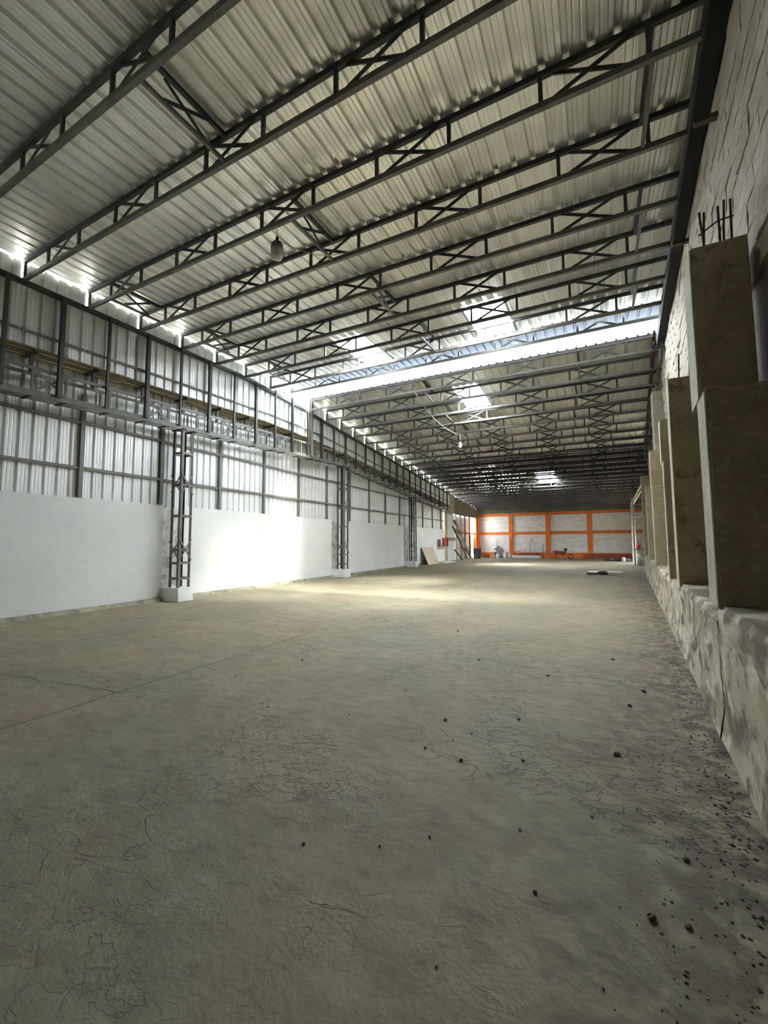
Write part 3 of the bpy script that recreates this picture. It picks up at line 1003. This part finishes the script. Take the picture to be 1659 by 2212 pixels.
for xa, xb, za, zb in ((-12.1, -6.0, 5.20, 5.185), (-6.0, -1.5, 5.17, 5.125), (-1.5, 4.45, 5.10, 5.072)):
    MB().quadbox([(xa, YB-0.14, 4.68), (xb, YB-0.14, 4.68), (xb, YB+0.25, 4.68), (xa, YB+0.25, 4.68), (xa, YB-0.14, za), (xb, YB-0.14, zb), (xb, YB+0.25, zb), (xa, YB+0.25, za)]).build('concrete_lintel', LINTEL, wb)

# left wall beyond the siding: concrete column, pale panel, open bays
o = MB().box(-11.30, -10.85, 33.05, 33.6, 0, 4.35).build('concrete_column', CONC, None, TL, bevel=0.02)
tag(o, 'broad olive concrete column at the end of the white left wall', 'column')
o = MB().quadbox([(-11.40, 33.05, 4.15), (-11.1, 33.05, 4.15), (-11.1, 36.2, 4.15), (-11.40, 36.2, 4.15),
                  (-11.40, 33.05, zroof(-11.6, 33.05)+0.005), (-11.1, 33.05, zroof(-11.6, 33.05)+0.005), (-11.1, 36.2, zroof(-11.6, 36.2)+0.005), (-11.40, 36.2, zroof(-11.6, 36.2)+0.005)])
o.build('concrete_panel', CONC, wl, TL)
MB().box(-11.30, -11.16, 33.6, 36.6, 0, 4.15).build('plaster_panel', WHITE, wl, TL)
MB().box(-11.36, -11.06, 33.6, 36.6, 1.75, 2.05).build('tie_beam', CONC, wl, TL)
MB().quadbox([(-11.42, 36.2, 4.25), (-11.0, 36.2, 4.25), (-11.0, 45.0, 4.25), (-11.42, 45.0, 4.25),
              (-11.42, 36.2, zroof(-11.6, 36.2)+0.005), (-11.0, 36.2, zroof(-11.6, 36.2)+0.005), (-11.0, 45.0, zroof(-11.6, 45)+0.005), (-11.42, 45.0, zroof(-11.6, 45)+0.005)]).build('lintel_beam', LINTEL, wl, TL)
pf = tag(empty('open_bay_frame', TL((-11.1, 40, 0))), 'dark posts with orange cross rails in the open bays beside the back wall', 'frame')
for y in (36.9, 38.6, 40.2, 42.0):
    MB().box(-11.2, -11.06, y-0.08, y+0.08, 0, 4.25).build('post', STEEL, pf, TL)
MB().box(-11.16, -11.08, 36.9, 44.6, 2.46, 2.60).build('cross_rail', ORANGE, pf, TL)
MB().box(-11.16, -11.08, 36.9, 44.6, 1.0, 1.08).build('cross_rail', ORANGE, pf, TL)
for ya, yb, z1 in ((36.6, 38.6, 4.25), (38.6, 40.2, 4.25), (40.2, 42.0, 4.25), (42.0, 43.1, 4.25), (43.1, 44.1, 2.45)):
    MB().box(-11.62, -11.5, ya+0.01, yb-0.01, 0, z1).build('bay_panel', PANEL, wl, TL)
MB().box(-11.3, -10.95, 44.1, 44.95, 0, 4.25).build('orange_corner', ORANGE, wl, TL)

# ---------------------------------------------------------------- lamps and cable
def lamp(x, y, zt, zb, r, cord_top, label, small=False):
    t = tag(empty('pendant_lamp', (x, y, zb)), label, 'lamp')
    h = zt-zb
    MB().tube([(x, y, cord_top), (x-0.012, y, (cord_top+zt)/2), (x, y, zt+0.02)], 0.006, 6).build('cord', CABLE, t)
    MB().lathe((x, y, zt-0.02), [(0.0, 0.11), (0.018, 0.10), (0.030, 0.05), (0.034, 0.0), (0.034, -0.02)], 12).build('socket', BLACK, t, smooth=True)
    cap = MB().lathe((x, y, zb), [(r*0.25, h*0.98), (r*0.62, h*0.93), (r*0.88, h*0.82), (r*1.0, h*0.62), (r*1.0, h*0.6)], 20).build('housing', LAMPTOP, t, smooth=True)
    MB().lathe((x, y, zb), [(r*0.985, h*0.605), (r*0.99, h*0.35), (r*0.94, h*0.2), (r*0.75, h*0.07), (r*0.4, h*0.01), (0.0, 0.0)], 20).build('diffuser', LAMPGL, t, smooth=True)
    return t


lamp(-4.55, 4.90, 6.60, 6.28, 0.105, 6.95, 'big bulb lamp with dark top hanging from the third truss')
lamp(-5.25, 17.3, 6.02, 5.74, 0.075, 6.30, 'small pale bulb lamp hanging from the cable in the far hall')
pts = []
for i in range(17):
    t = i/16
    pts.append((-5.62+0.35*t*t, 13.2+4.1*t, 6.93-0.62*t-0.22*math.sin(PI*t)))
tag(MB().tube(pts, 0.012, 6).build('sagging_cable', CABLE, smooth=True), 'pale cable sagging from the ridge to the far bulb lamp', 'cable')
pts = [(-4.5+0.9*t, 4.92+1.15*t, 6.60+0.36*t*t-0.12*math.sin(PI*t)) for t in [i/10 for i in range(11)]]
tag(MB().tube(pts, 0.006, 6).build('lamp_lead', CABLE, smooth=True), 'thin lead looping from the big bulb lamp to the bridging', 'cable')

# ---------------------------------------------------------------- things along the left wall, far end
b = MB()
b.quadbox([TL((-10.35, 27.4, 0.02)), TL((-10.32, 27.4, 0.02)), TL((-10.32, 29.8, 0.02)), TL((-10.35, 29.8, 0.02)),
           TL((-10.87, 27.4, 1.24)), TL((-10.84, 27.4, 1.25)), TL((-10.84, 29.8, 1.25)), TL((-10.87, 29.8, 1.24))])
tag(b.build('plywood_sheet', PLY), 'pale plywood sheet leaning on the white left wall', 'sheet')
b = MB().box(-10.75, -10.05, 30.4, 33.2, 0.0, 0.05)
tag(b.build('floor_plank', PLASTIC, None, TL), 'white painted plank lying at the foot of the olive column', 'plank')
t = tag(empty('wall_shelf', TL((-10.8, 32, 1.3))), 'small wooden shelf with red and white things fixed to the white wall', 'shelf')
MB().box(-10.88, -10.6, 31.0, 33.0, 1.30, 1.36).build('board', RUST, t, TL)
MB().box(-10.88, -10.84, 31.0, 33.0, 1.05, 1.30).build('backing_board', PLY, t, TL)
MB().box(-10.88, -10.62, 31.0, 31.06, 1.36, 1.85).build('side_board', GREYWOOD, t, TL)
MB().box(-10.88, -10.62, 32.94, 33.0, 1.36, 2.0).build('side_board', RUST, t, TL)
for nm, mm, y0, y1, z1, lab in (('paper_parcel', PLASTIC, 31.15, 31.6, 1.78, 'white parcel standing on the wall shelf, at its camera end'), ('red_box', RED, 32.15, 32.85, 1.98, 'red box standing on the wall shelf beside the olive column'), ('cloth_bundle', RUST, 31.7, 32.05, 1.62, 'rust coloured bundle lying on the wall shelf between parcel and box')):
    tag(MB().box(-10.84, -10.66, y0, y1, 1.362, z1).build(nm, mm, None, TL, bevel=0.03), lab, 'box' if 'bundle' not in nm else 'bundle')
for q, (ya, yb, zt, wd, lab) in enumerate(((36.0, 40.2, 3.65, 0.26, 'longest grey plank leaning beside the open bays'), (35.2, 38.6, 3.1, 0.2, 'grey plank leaning on the pale panel, below the longest plank'), (35.2, 36.4, 1.0, 0.16, 'short dark plank leaning at the foot of the pale panel'))):
    xw = -10.6+0.12*q
    b = MB().bar((xw, yb, 0.05), (xw-0.38, ya, zt), 0.05, wd, (1, 0, 0))
    tag(b.build('leaning_plank', GREYWOOD, None, TL), lab, 'plank')
t = tag(empty('dark_bin', TL((-10.05, 40.6, 0))), 'square dark bin on the floor beside the open bays', 'bin')
b = MB()
b.quadbox([(-10.35, 40.4, 0.0), (-9.8, 40.4, 0), (-9.8, 41.0, 0), (-10.35, 41.0, 0), (-10.4, 40.35, 0.98), (-9.75, 40.35, 0.98), (-9.75, 41.05, 0.98), (-10.4, 41.05, 0.98)])
b.build('body', BLACK, t, TL, bevel=0.02)
MB().box(-10.44, -9.71, 40.31, 41.09, 0.985, 1.04).build('rim', BLACK, t, TL)
t = tag(empty('wooden_box', (-10.25, 42.0, 0)), 'small brown wooden box on the floor before the back wall', 'box')
for q in range(3):
    MB().box(-10.5, -10.0, 41.8, 41.83, 0.02+0.13*q, 0.13+0.13*q).build('slat', GREYWOOD, t)
    MB().box(-10.5, -10.0, 42.17, 42.2, 0.02+0.13*q, 0.13+0.13*q).build('slat', GREYWOOD, t)
MB().box(-10.5, -10.46, 41.83, 42.17, 0, 0.42).build('end_board', RUST, t)
MB().box(-10.04, -10.0, 41.83, 42.17, 0, 0.42).build('end_board', RUST, t)

# ---------------------------------------------------------------- things before the back wall
lay = 0
SP = []
for L_, n_ in enumerate((3, 3, 3, 2, 2, 1)):
    for i in range(n_):
        SP.append((L_, -9.72+0.445*i+0.14*(L_ % 2)+(0.2 if n_ < 3 else 0), 43.4+0.12*((i+L_) % 2), 0.105+0.205*L_))
sack = MB().blob((0, 0, 0), 0.205, 0.32, 0.098, 14, 8, 0.03, random.Random(5), 0.42)
so = sack.build('cement_sack', SACK, None, smooth=True, origin=(0, 0, 0))
sme = so.data
bpy.data.objects.remove(so)
names = ['bottom', 'second', 'third', 'fourth', 'fifth', 'top']
side = {1: ['the only sack'], 2: ['the sack nearer the bin', 'the sack nearer the tall pole'], 3: ['the sack nearest the bin', 'the middle sack', 'the sack nearest the tall pole']}
cnt = [3, 3, 3, 2, 2, 1]
idx = [0]*6
for (L_, x, y, z) in SP:
    o = bpy.data.objects.new('cement_sack', sme)
    C.objects.link(o)
    o.location = (x, y, z)
    o.rotation_euler = (R.uniform(-.05, .05), R.uniform(-.07, .07), R.uniform(-.25, .25))
    tag(o, f'grey cement sack, {side[cnt[L_]][idx[L_]]} in the {names[L_]} layer of the pile', 'sack', 'pile of cement sacks')
    idx[L_] += 1


def jug(x, y, r, h, m, label):
    t = tag(empty('plastic_jug', (x, y, 0)), label, 'jug')
    MB().lathe((x, y, 0), [(r*0.9, 0), (r, 0.03), (r, h*0.65), (r*0.8, h*0.78), (r*0.34, h*0.86), (r*0.34, h*0.93)], 14).build('body', m, t, smooth=True)
    MB().lathe((x, y, 0), [(r*0.4, h*0.93), (r*0.4, h), (r*0.1, h*1.001)], 12).build('cap', BLUEPL, t, smooth=True)
    MB().tube([(x+r*0.2, y-r*0.4, h*0.84), (x+r*0.7, y-r*0.9, h*0.82), (x+r*0.95, y-r*0.8, h*0.6)], 0.018, 6).build('handle', m, t)


jug(-9.25, 42.6, 0.15, 0.50, PLASTIC, 'white plastic jug standing before the cement sacks')
jug(-8.52, 42.6, 0.17, 0.64, PLASTIC, 'taller white plastic jug just past the cement sacks')
jug(-8.03, 42.5, 0.20, 0.52, BLUEPL, 'squat pale blue jug at the end of the white pipes')
for q in range(3):
    z = 0.085 if q < 2 else 0.235
    y = 42.35+0.17*q-(0.255 if q == 2 else 0)
    tb = MB().tube([(-7.78, y, z), (-5.1, y, z)], 0.083, 12, False)
    tb.tube([(-7.78, y, z), (-5.1, y, z)], 0.074, 12, False)
    tag(tb.build('plastic_pipe', PLASTIC, smooth=True), ['white plastic pipe lying on the floor, front of the three', 'white plastic pipe lying on the floor, back of the three', 'white plastic pipe lying on top of two others'][q], 'pipe', 'white pipes before the back wall')
for q in range(3):
    tag(MB().box(-7.3, -5.25, 43.35+0.16*q, 43.49+0.16*q, 0.0, 0.40+0.03*q).build('red_timber', CLAY), ['dark red timber on edge behind the white pipes, nearest them', 'dark red timber on edge behind the white pipes, the middle one', 'dark red timber on edge behind the white pipes, nearest the wall'][q], 'timber', 'red timbers behind the pipes')
t = tag(empty('orange_hopper', (-7.3, 43.1, 0)), 'little orange hopper on legs before the orange column', 'hopper')
b = MB()
b.quadbox([(-7.4, 42.95, 0.45), (-7.2, 42.95, 0.45), (-7.2, 43.15, 0.45), (-7.4, 43.15, 0.45), (-7.65, 42.85, 0.72), (-7.0, 42.85, 0.72), (-7.0, 43.25, 0.72), (-7.65, 43.25, 0.72)])
b.build('tray', mat('peach_plastic', (0.75, 0.40, 0.22), 0.6), t)
for x in (-7.4, -7.22):
    for y in (42.97, 43.13):
        MB().box(x-0.02, x+0.02, y-0.02, y+0.02, 0, 0.45).build('leg', RUST, t)
for q, (p0, p1, rr_, lab) in enumerate((((-8.35, 44.6, 0), (-8.35, 44.95, 1.95), 0.03, 'tall dark pole leaning on the back wall beside the first inner orange column'),
                                        ((-5.1, 44.5, 0), (-5.15, 44.95, 1.4), 0.028, 'dark pole leaning on the back wall at the far end of the white pipes'),
                                        ((-6.5, 44.3, 0), (-6.2, 44.95, 2.05), 0.018, 'thin rod leaning on the back wall behind the white pipes, upright one'),
                                        ((-5.55, 44.3, 0), (-6.15, 44.95, 1.95), 0.012, 'thin wire rod leaning across the upright rod on the back wall'),
                                        ((-9.9, 44.6, 0), (-9.75, 44.95, 1.7), 0.018, 'thin rod leaning on the back wall behind the cement sacks'),
                                        ((-7.05, 44.4, 0), (-6.8, 44.9, 0.95), 0.02, 'short rod leaning on the back wall near the orange hopper'))):
    tag(MB().tube([p0, p1], rr_, 8).build('leaning_rod', STEEL), lab, 'rod')

# wheelbarrow
t = tag(empty('wheelbarrow', (-3.2, 42.3, 0)), 'rusty wheelbarrow parked before the back wall', 'wheelbarrow')
b = MB()
b.quadbox([(-3.75, 42.1, 0.42), (-2.95, 42.15, 0.35), (-2.95, 42.5, 0.35), (-3.75, 42.55, 0.42), (-3.98, 41.95, 0.78), (-2.75, 42.0, 0.72), (-2.75, 42.65, 0.72), (-3.98, 42.7, 0.78)])
b.build('tray', CLAY, t)
for s in (-1, 1):
    MB().tube([(-4.75, 42.32+0.30*s, 0.72), (-4.1, 42.32+0.26*s, 0.56), (-2.9, 42.32+0.16*s, 0.31), (-2.35, 42.32+0.09*s, 0.26)], 0.022, 8).build('handle', WOOD, t)
    MB().tube([(-3.65, 42.32+0.24*s, 0.47), (-3.7, 42.32+0.26*s, 0.0)], 0.02, 6).build('leg', RUST, t)
wh = MB()
ring = [(-2.42+0.22*math.cos(a), 42.32, 0.25+0.22*math.sin(a)) for a in [2*PI*i/20 for i in range(21)]]
wh.tube(ring, 0.045, 8, False)
wheel = wh.build('wheel', BLACK, t, smooth=True)
MB().tube([(-2.42, 42.22, 0.25), (-2.42, 42.42, 0.25)], 0.025, 8).build('axle', RUST, wheel)
for a in range(4):
    MB().bar((-2.42-0.2*math.cos(a*PI/4), 42.32, 0.25-0.2*math.sin(a*PI/4)), (-2.42+0.2*math.cos(a*PI/4), 42.32, 0.25+0.2*math.sin(a*PI/4)), 0.02, 0.02, (0, 1, 0)).build('spoke', RUST, wheel)
tag(MB().blob((-2.85, 42.32, 0.875), 0.2, 0.15, 0.14, 10, 6, 0.15).build('lump_of_mortar', GREYRAG, smooth=True), 'dark lump lying on the front edge of the wheelbarrow tray', 'lump')

# row of clay roof tiles on edge
tm = MB()
pa = [(0.12*math.sin(t)*0.9, -0.02*math.cos(t*1.5), 0) for t in [(-1+2*i/6)*1.4 for i in range(7)]]
tm.strip([(p[0], p[1], 0.0) for p in pa], [(p[0]*0.9, p[1], 0.42) for p in pa])
tm.strip([(p[0]*0.9, p[1]+0.02, 0.42) for p in pa], [(p[0], p[1]+0.02, 0.0) for p in pa])
to = tm.build('clay_tile', CLAY, None, origin=(0, 0, 0))
tme = to.data
bpy.data.objects.remove(to)
for k in range(17):
    for d in range(3):
        o = bpy.data.objects.new('clay_tile', tme)
        C.objects.link(o)
        o.location = (-1.1+0.232*k, 44.55-0.10*d, 0.0)
        o.rotation_euler = (R.uniform(-0.16, -0.10), 0, R.uniform(-.06, .06))
        tag(o, f'red clay roof tile on edge, {ordn(k)} stack from the wheelbarrow end, {["back", "middle", "front"][d]} one', 'tile', 'row of clay tiles along the back wall')
tag(MB().box(-1.25, 2.85, 44.50, 44.62, 0.445, 0.475).build('cover_batten', GREYWOOD), 'long dark batten laid along the tops of the clay tiles', 'batten')

# rubble and bucket on the floor right
for q, (x, y, s) in enumerate(((0.55, 39.5, 0.16), (0.85, 39.3, 0.22), (1.15, 39.6, 0.2), (1.45, 39.2, 0.17), (1.98, 39.2, 0.22), (2.45, 39.6, 0.18))):
    tag(MB().blob((x, y, s*0.48), s*1.2, s*0.9, s*0.52, 8, 5, 0.2, random.Random(q)).build('rubble_lump', CRUMB), f'dark rubble lump on the floor before the clay tiles, {ordn(q)} from the wheelbarrow side', 'rubble', 'rubble lumps before the clay tiles')
t = tag(empty('white_bucket', (1.70, 38.7, 0)), 'little white bucket among the rubble lumps before the clay tiles', 'bucket')
MB().lathe((1.70, 38.7, 0), [(0.11, 0), (0.14, 0.28), (0.15, 0.285), (0.15, 0.31), (0.135, 0.31), (0.105, 0.02), (0.0, 0.02)], 14).build('body', PLASTIC, t, smooth=True)
MB().tube([(1.70-0.15, 38.7, 0.29), (1.70-0.1, 38.6, 0.2), (1.70, 38.55, 0.16), (1.70+0.1, 38.6, 0.2), (1.70+0.15, 38.7, 0.29)], 0.006, 6).build('handle', STEEL, t)

# black bag and rags in mid floor, white slab behind standing in for sunlight
tag(MB().blob((0.08, 22.5, 0.085), 0.26, 0.20, 0.10, 12, 7, 0.14, random.Random(9)).build('plastic_bag', BLACK, smooth=True), 'crumpled black plastic bag lying in the middle of the floor', 'bag')
tag(MB().blob((-0.38, 22.4, 0.055), 0.24, 0.2, 0.06, 12, 6, 0.16, random.Random(10)).build('dusty_rag', GREYRAG, smooth=True), 'grey dusty rag on the floor beside the black bag', 'rag')
tag(MB().blob((0.45, 22.45, 0.035), 0.20, 0.16, 0.04, 12, 6, 0.16, random.Random(11)).build('cement_crust', CURB, smooth=True), 'flat tan crust of cement on the floor beside the black bag', 'crust')
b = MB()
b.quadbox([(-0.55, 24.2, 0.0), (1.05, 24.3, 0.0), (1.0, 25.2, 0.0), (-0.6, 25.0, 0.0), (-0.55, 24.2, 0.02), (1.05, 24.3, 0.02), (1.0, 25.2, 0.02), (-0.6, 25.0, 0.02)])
tag(b.build('sunlight_strip', mat('sunlight_strip_white', (0.85, 0.86, 0.85), 0.6)), 'thin white slab standing in for a strip of sunlight on the floor behind the black bag', 'board')

# ladder scaffold at the far right
t = tag(empty('ladder_scaffold', (2.3, 31.5, 0)), 'grey ladder scaffold standing at the far end of the right wall', 'scaffold')
for x, y in ((2.07, 31.9), (2.62, 31.2), (2.15, 33.6), (2.75, 33.0)):
    MB().tube([(x, y, 0), (x, y, 4.55)], 0.035, 8).build('leg', STEEL2, t)
for z in (0.55, 1.05, 1.75, 2.45, 2.62, 3.2, 3.5, 4.05, 4.5):
    MB().tube([(2.07, 31.9, z), (2.62, 31.2, z)], 0.025, 6).build('rung', STEEL2, t)
    if z in (1.05, 2.62, 4.5):
        MB().tube([(2.07, 31.9, z), (2.15, 33.6, z)], 0.022, 6).build('rail', STEEL2, t)
        MB().tube([(2.62, 31.2, z), (2.75, 33.0, z)], 0.022, 6).build('rail', STEEL2, t)
MB().box(2.0, 2.8, 31.5, 33.3, 1.09, 1.13).build('platform', GREYWOOD, t)
t = tag(empty('zinc_drum', (2.42, 32.2, 0.0)), 'zinc drum standing on the floor within the ladder scaffold', 'drum')
MB().lathe((2.42, 32.2, 0.0), [(0.22, 0), (0.24, 0.02), (0.24, 0.35), (0.25, 0.37), (0.24, 0.39), (0.24, 0.75), (0.25, 0.78), (0.23, 0.79), (0.0, 0.79)], 18).build('shell', SILVER, t, smooth=True)
tag(MB().blob((2.30, 32.3, 1.285), 0.14, 0.16, 0.15, 10, 6, 0.1, random.Random(4), 0.3).build('red_bag', RED, smooth=True), 'red bag on the platform of the ladder scaffold', 'bag')
t = tag(empty('timber_post', (2.35, 37.5, 0)), 'broad grey timber post with a knee brace, behind the ladder scaffold', 'post')
MB().box(2.25, 2.55, 37.3, 37.6, 0, 4.6).build('shaft', GREYWOOD, t)
for dx in (0, 0.42):
    MB().bar((2.33+dx*0.3, 37.2-dx, 4.55), (2.75+dx*0.5, 33.4-dx, 5.55), 0.08, 0.10).build('knee_brace', CONC2, t)
for q in range(4):
    f = (q+0.5)/4
    MB().bar((2.33+0.42*f, 37.2-3.8*f, 4.55+f), (2.46+0.5*f, 36.78-3.8*f, 4.55+f), 0.06, 0.06).build('rung', GREYWOOD, t)

# ---------------------------------------------------------------- crumbs on the floor
cb = MB().blob((0, 0, 0), 1, 1, 0.6, 7, 4, 0.25, random.Random(21)).build('mortar_crumb', CRUMB, None, origin=(0, 0, 0))
cme = cb.data
bpy.data.objects.remove(cb)
for (x, y, s) in ((-3.62, 4.5, .022), (-1.44, 1.82, .012), (-0.32, 2.06, .014), (0.13, 2.15, .028), (0.26, 2.17, .018), (0.32, 2.6, .02), (-1.08, 1.99, .01), (-0.87, 2.17, .012),
                  (-1.28, 3.6, .022), (-1.0, 3.45, .016), (-0.7, 3.9, .02), (-0.55, 3.2, .018), (-0.95, 3.0, .022), (-1.25, 3.05, .02), (-2.1, 3.3, .014), (0.05, 3.6, .03), (0.2, 4.7, .03), (-0.6, 5.3, .022), (-1.5, 5.6, .02), (0.1, 6.4, .03), (-2.3, 7.2, .024), (0.35, 5.2, .03), (-1.9, 4.1, .014), (-0.1, 2.75, .014), (-0.45, 2.45, .012), (-2.4, 2.4, .01), (-2.9, 3.1, .012), (-3.9, 3.6, .014), (-0.05, 1.75, .008), (-0.6, 1.55, .007)):
    o = bpy.data.objects.new('mortar_crumb', cme)
    C.objects.link(o)
    s *= 0.75
    o.location = (x, y, s*0.45)
    o.scale = (s, s*R.uniform(.7, 1.3), s)
    o.rotation_euler = (0, 0, R.uniform(0, 6))
    tag(o, 'small dark crumb of mortar lying alone on the bare concrete floor', 'crumb', 'loose mortar crumbs on the floor')
rr = random.Random(77)
b = MB()
for k in range(1500):
    y = 1.3+rr.random()**1.5*12
    d = abs(rr.gauss(0, 0.28))+0.01
    s = rr.uniform(0.003, 0.011)*(1.2 if d < 0.25 else 0.8)
    x = RX(y)-d-0.02
    z = s*0.4
    n = len(b.v)
    a = rr.uniform(0, 6)
    for q in range(4):
        t_ = a+q*PI/2
        b.v.append((x+s*math.cos(t_)*rr.uniform(.7, 1.4), y+s*math.sin(t_)*rr.uniform(.7, 1.4), 0.0))
    b.v.append((x, y, s*rr.uniform(.5, 1.0)))
    b.f += [(n, n+1, n+4), (n+1, n+2, n+4), (n+2, n+3, n+4), (n+3, n, n+4)]
o = b.build('dirt_crumbs', CRUMB)
tag(o, 'scatter of dark dirt and mortar crumbs along the foot of the stained right wall', 'debris')
o['kind'] = 'stuff'

# ---------------------------------------------------------------- openings guide the sky light
portal((-4.4, 13.27, 7.62), (0, -1, -0.3), 12.4, 0.62)
portal((4.55, 35.9, 1.05), (-1, 0, 0), 1.8, 2.1)
portal((-2.37, 10.76, 7.58), (0, 0, -1), 1.05, 1.95)
portal((-6.34, 10.8, 7.66), (0, 0, -1), 1.05, 2.0)
portal((-4.22, 15.68, 7.22), (0, 0, -1), 1.06, 2.1)
portal((-3.1, 30.8, 6.15), (0, 0, -1), 1.2, 2.9)
portal((-11.95, 43.6, 3.35), (1, 0, 0), 1.1, 1.9)
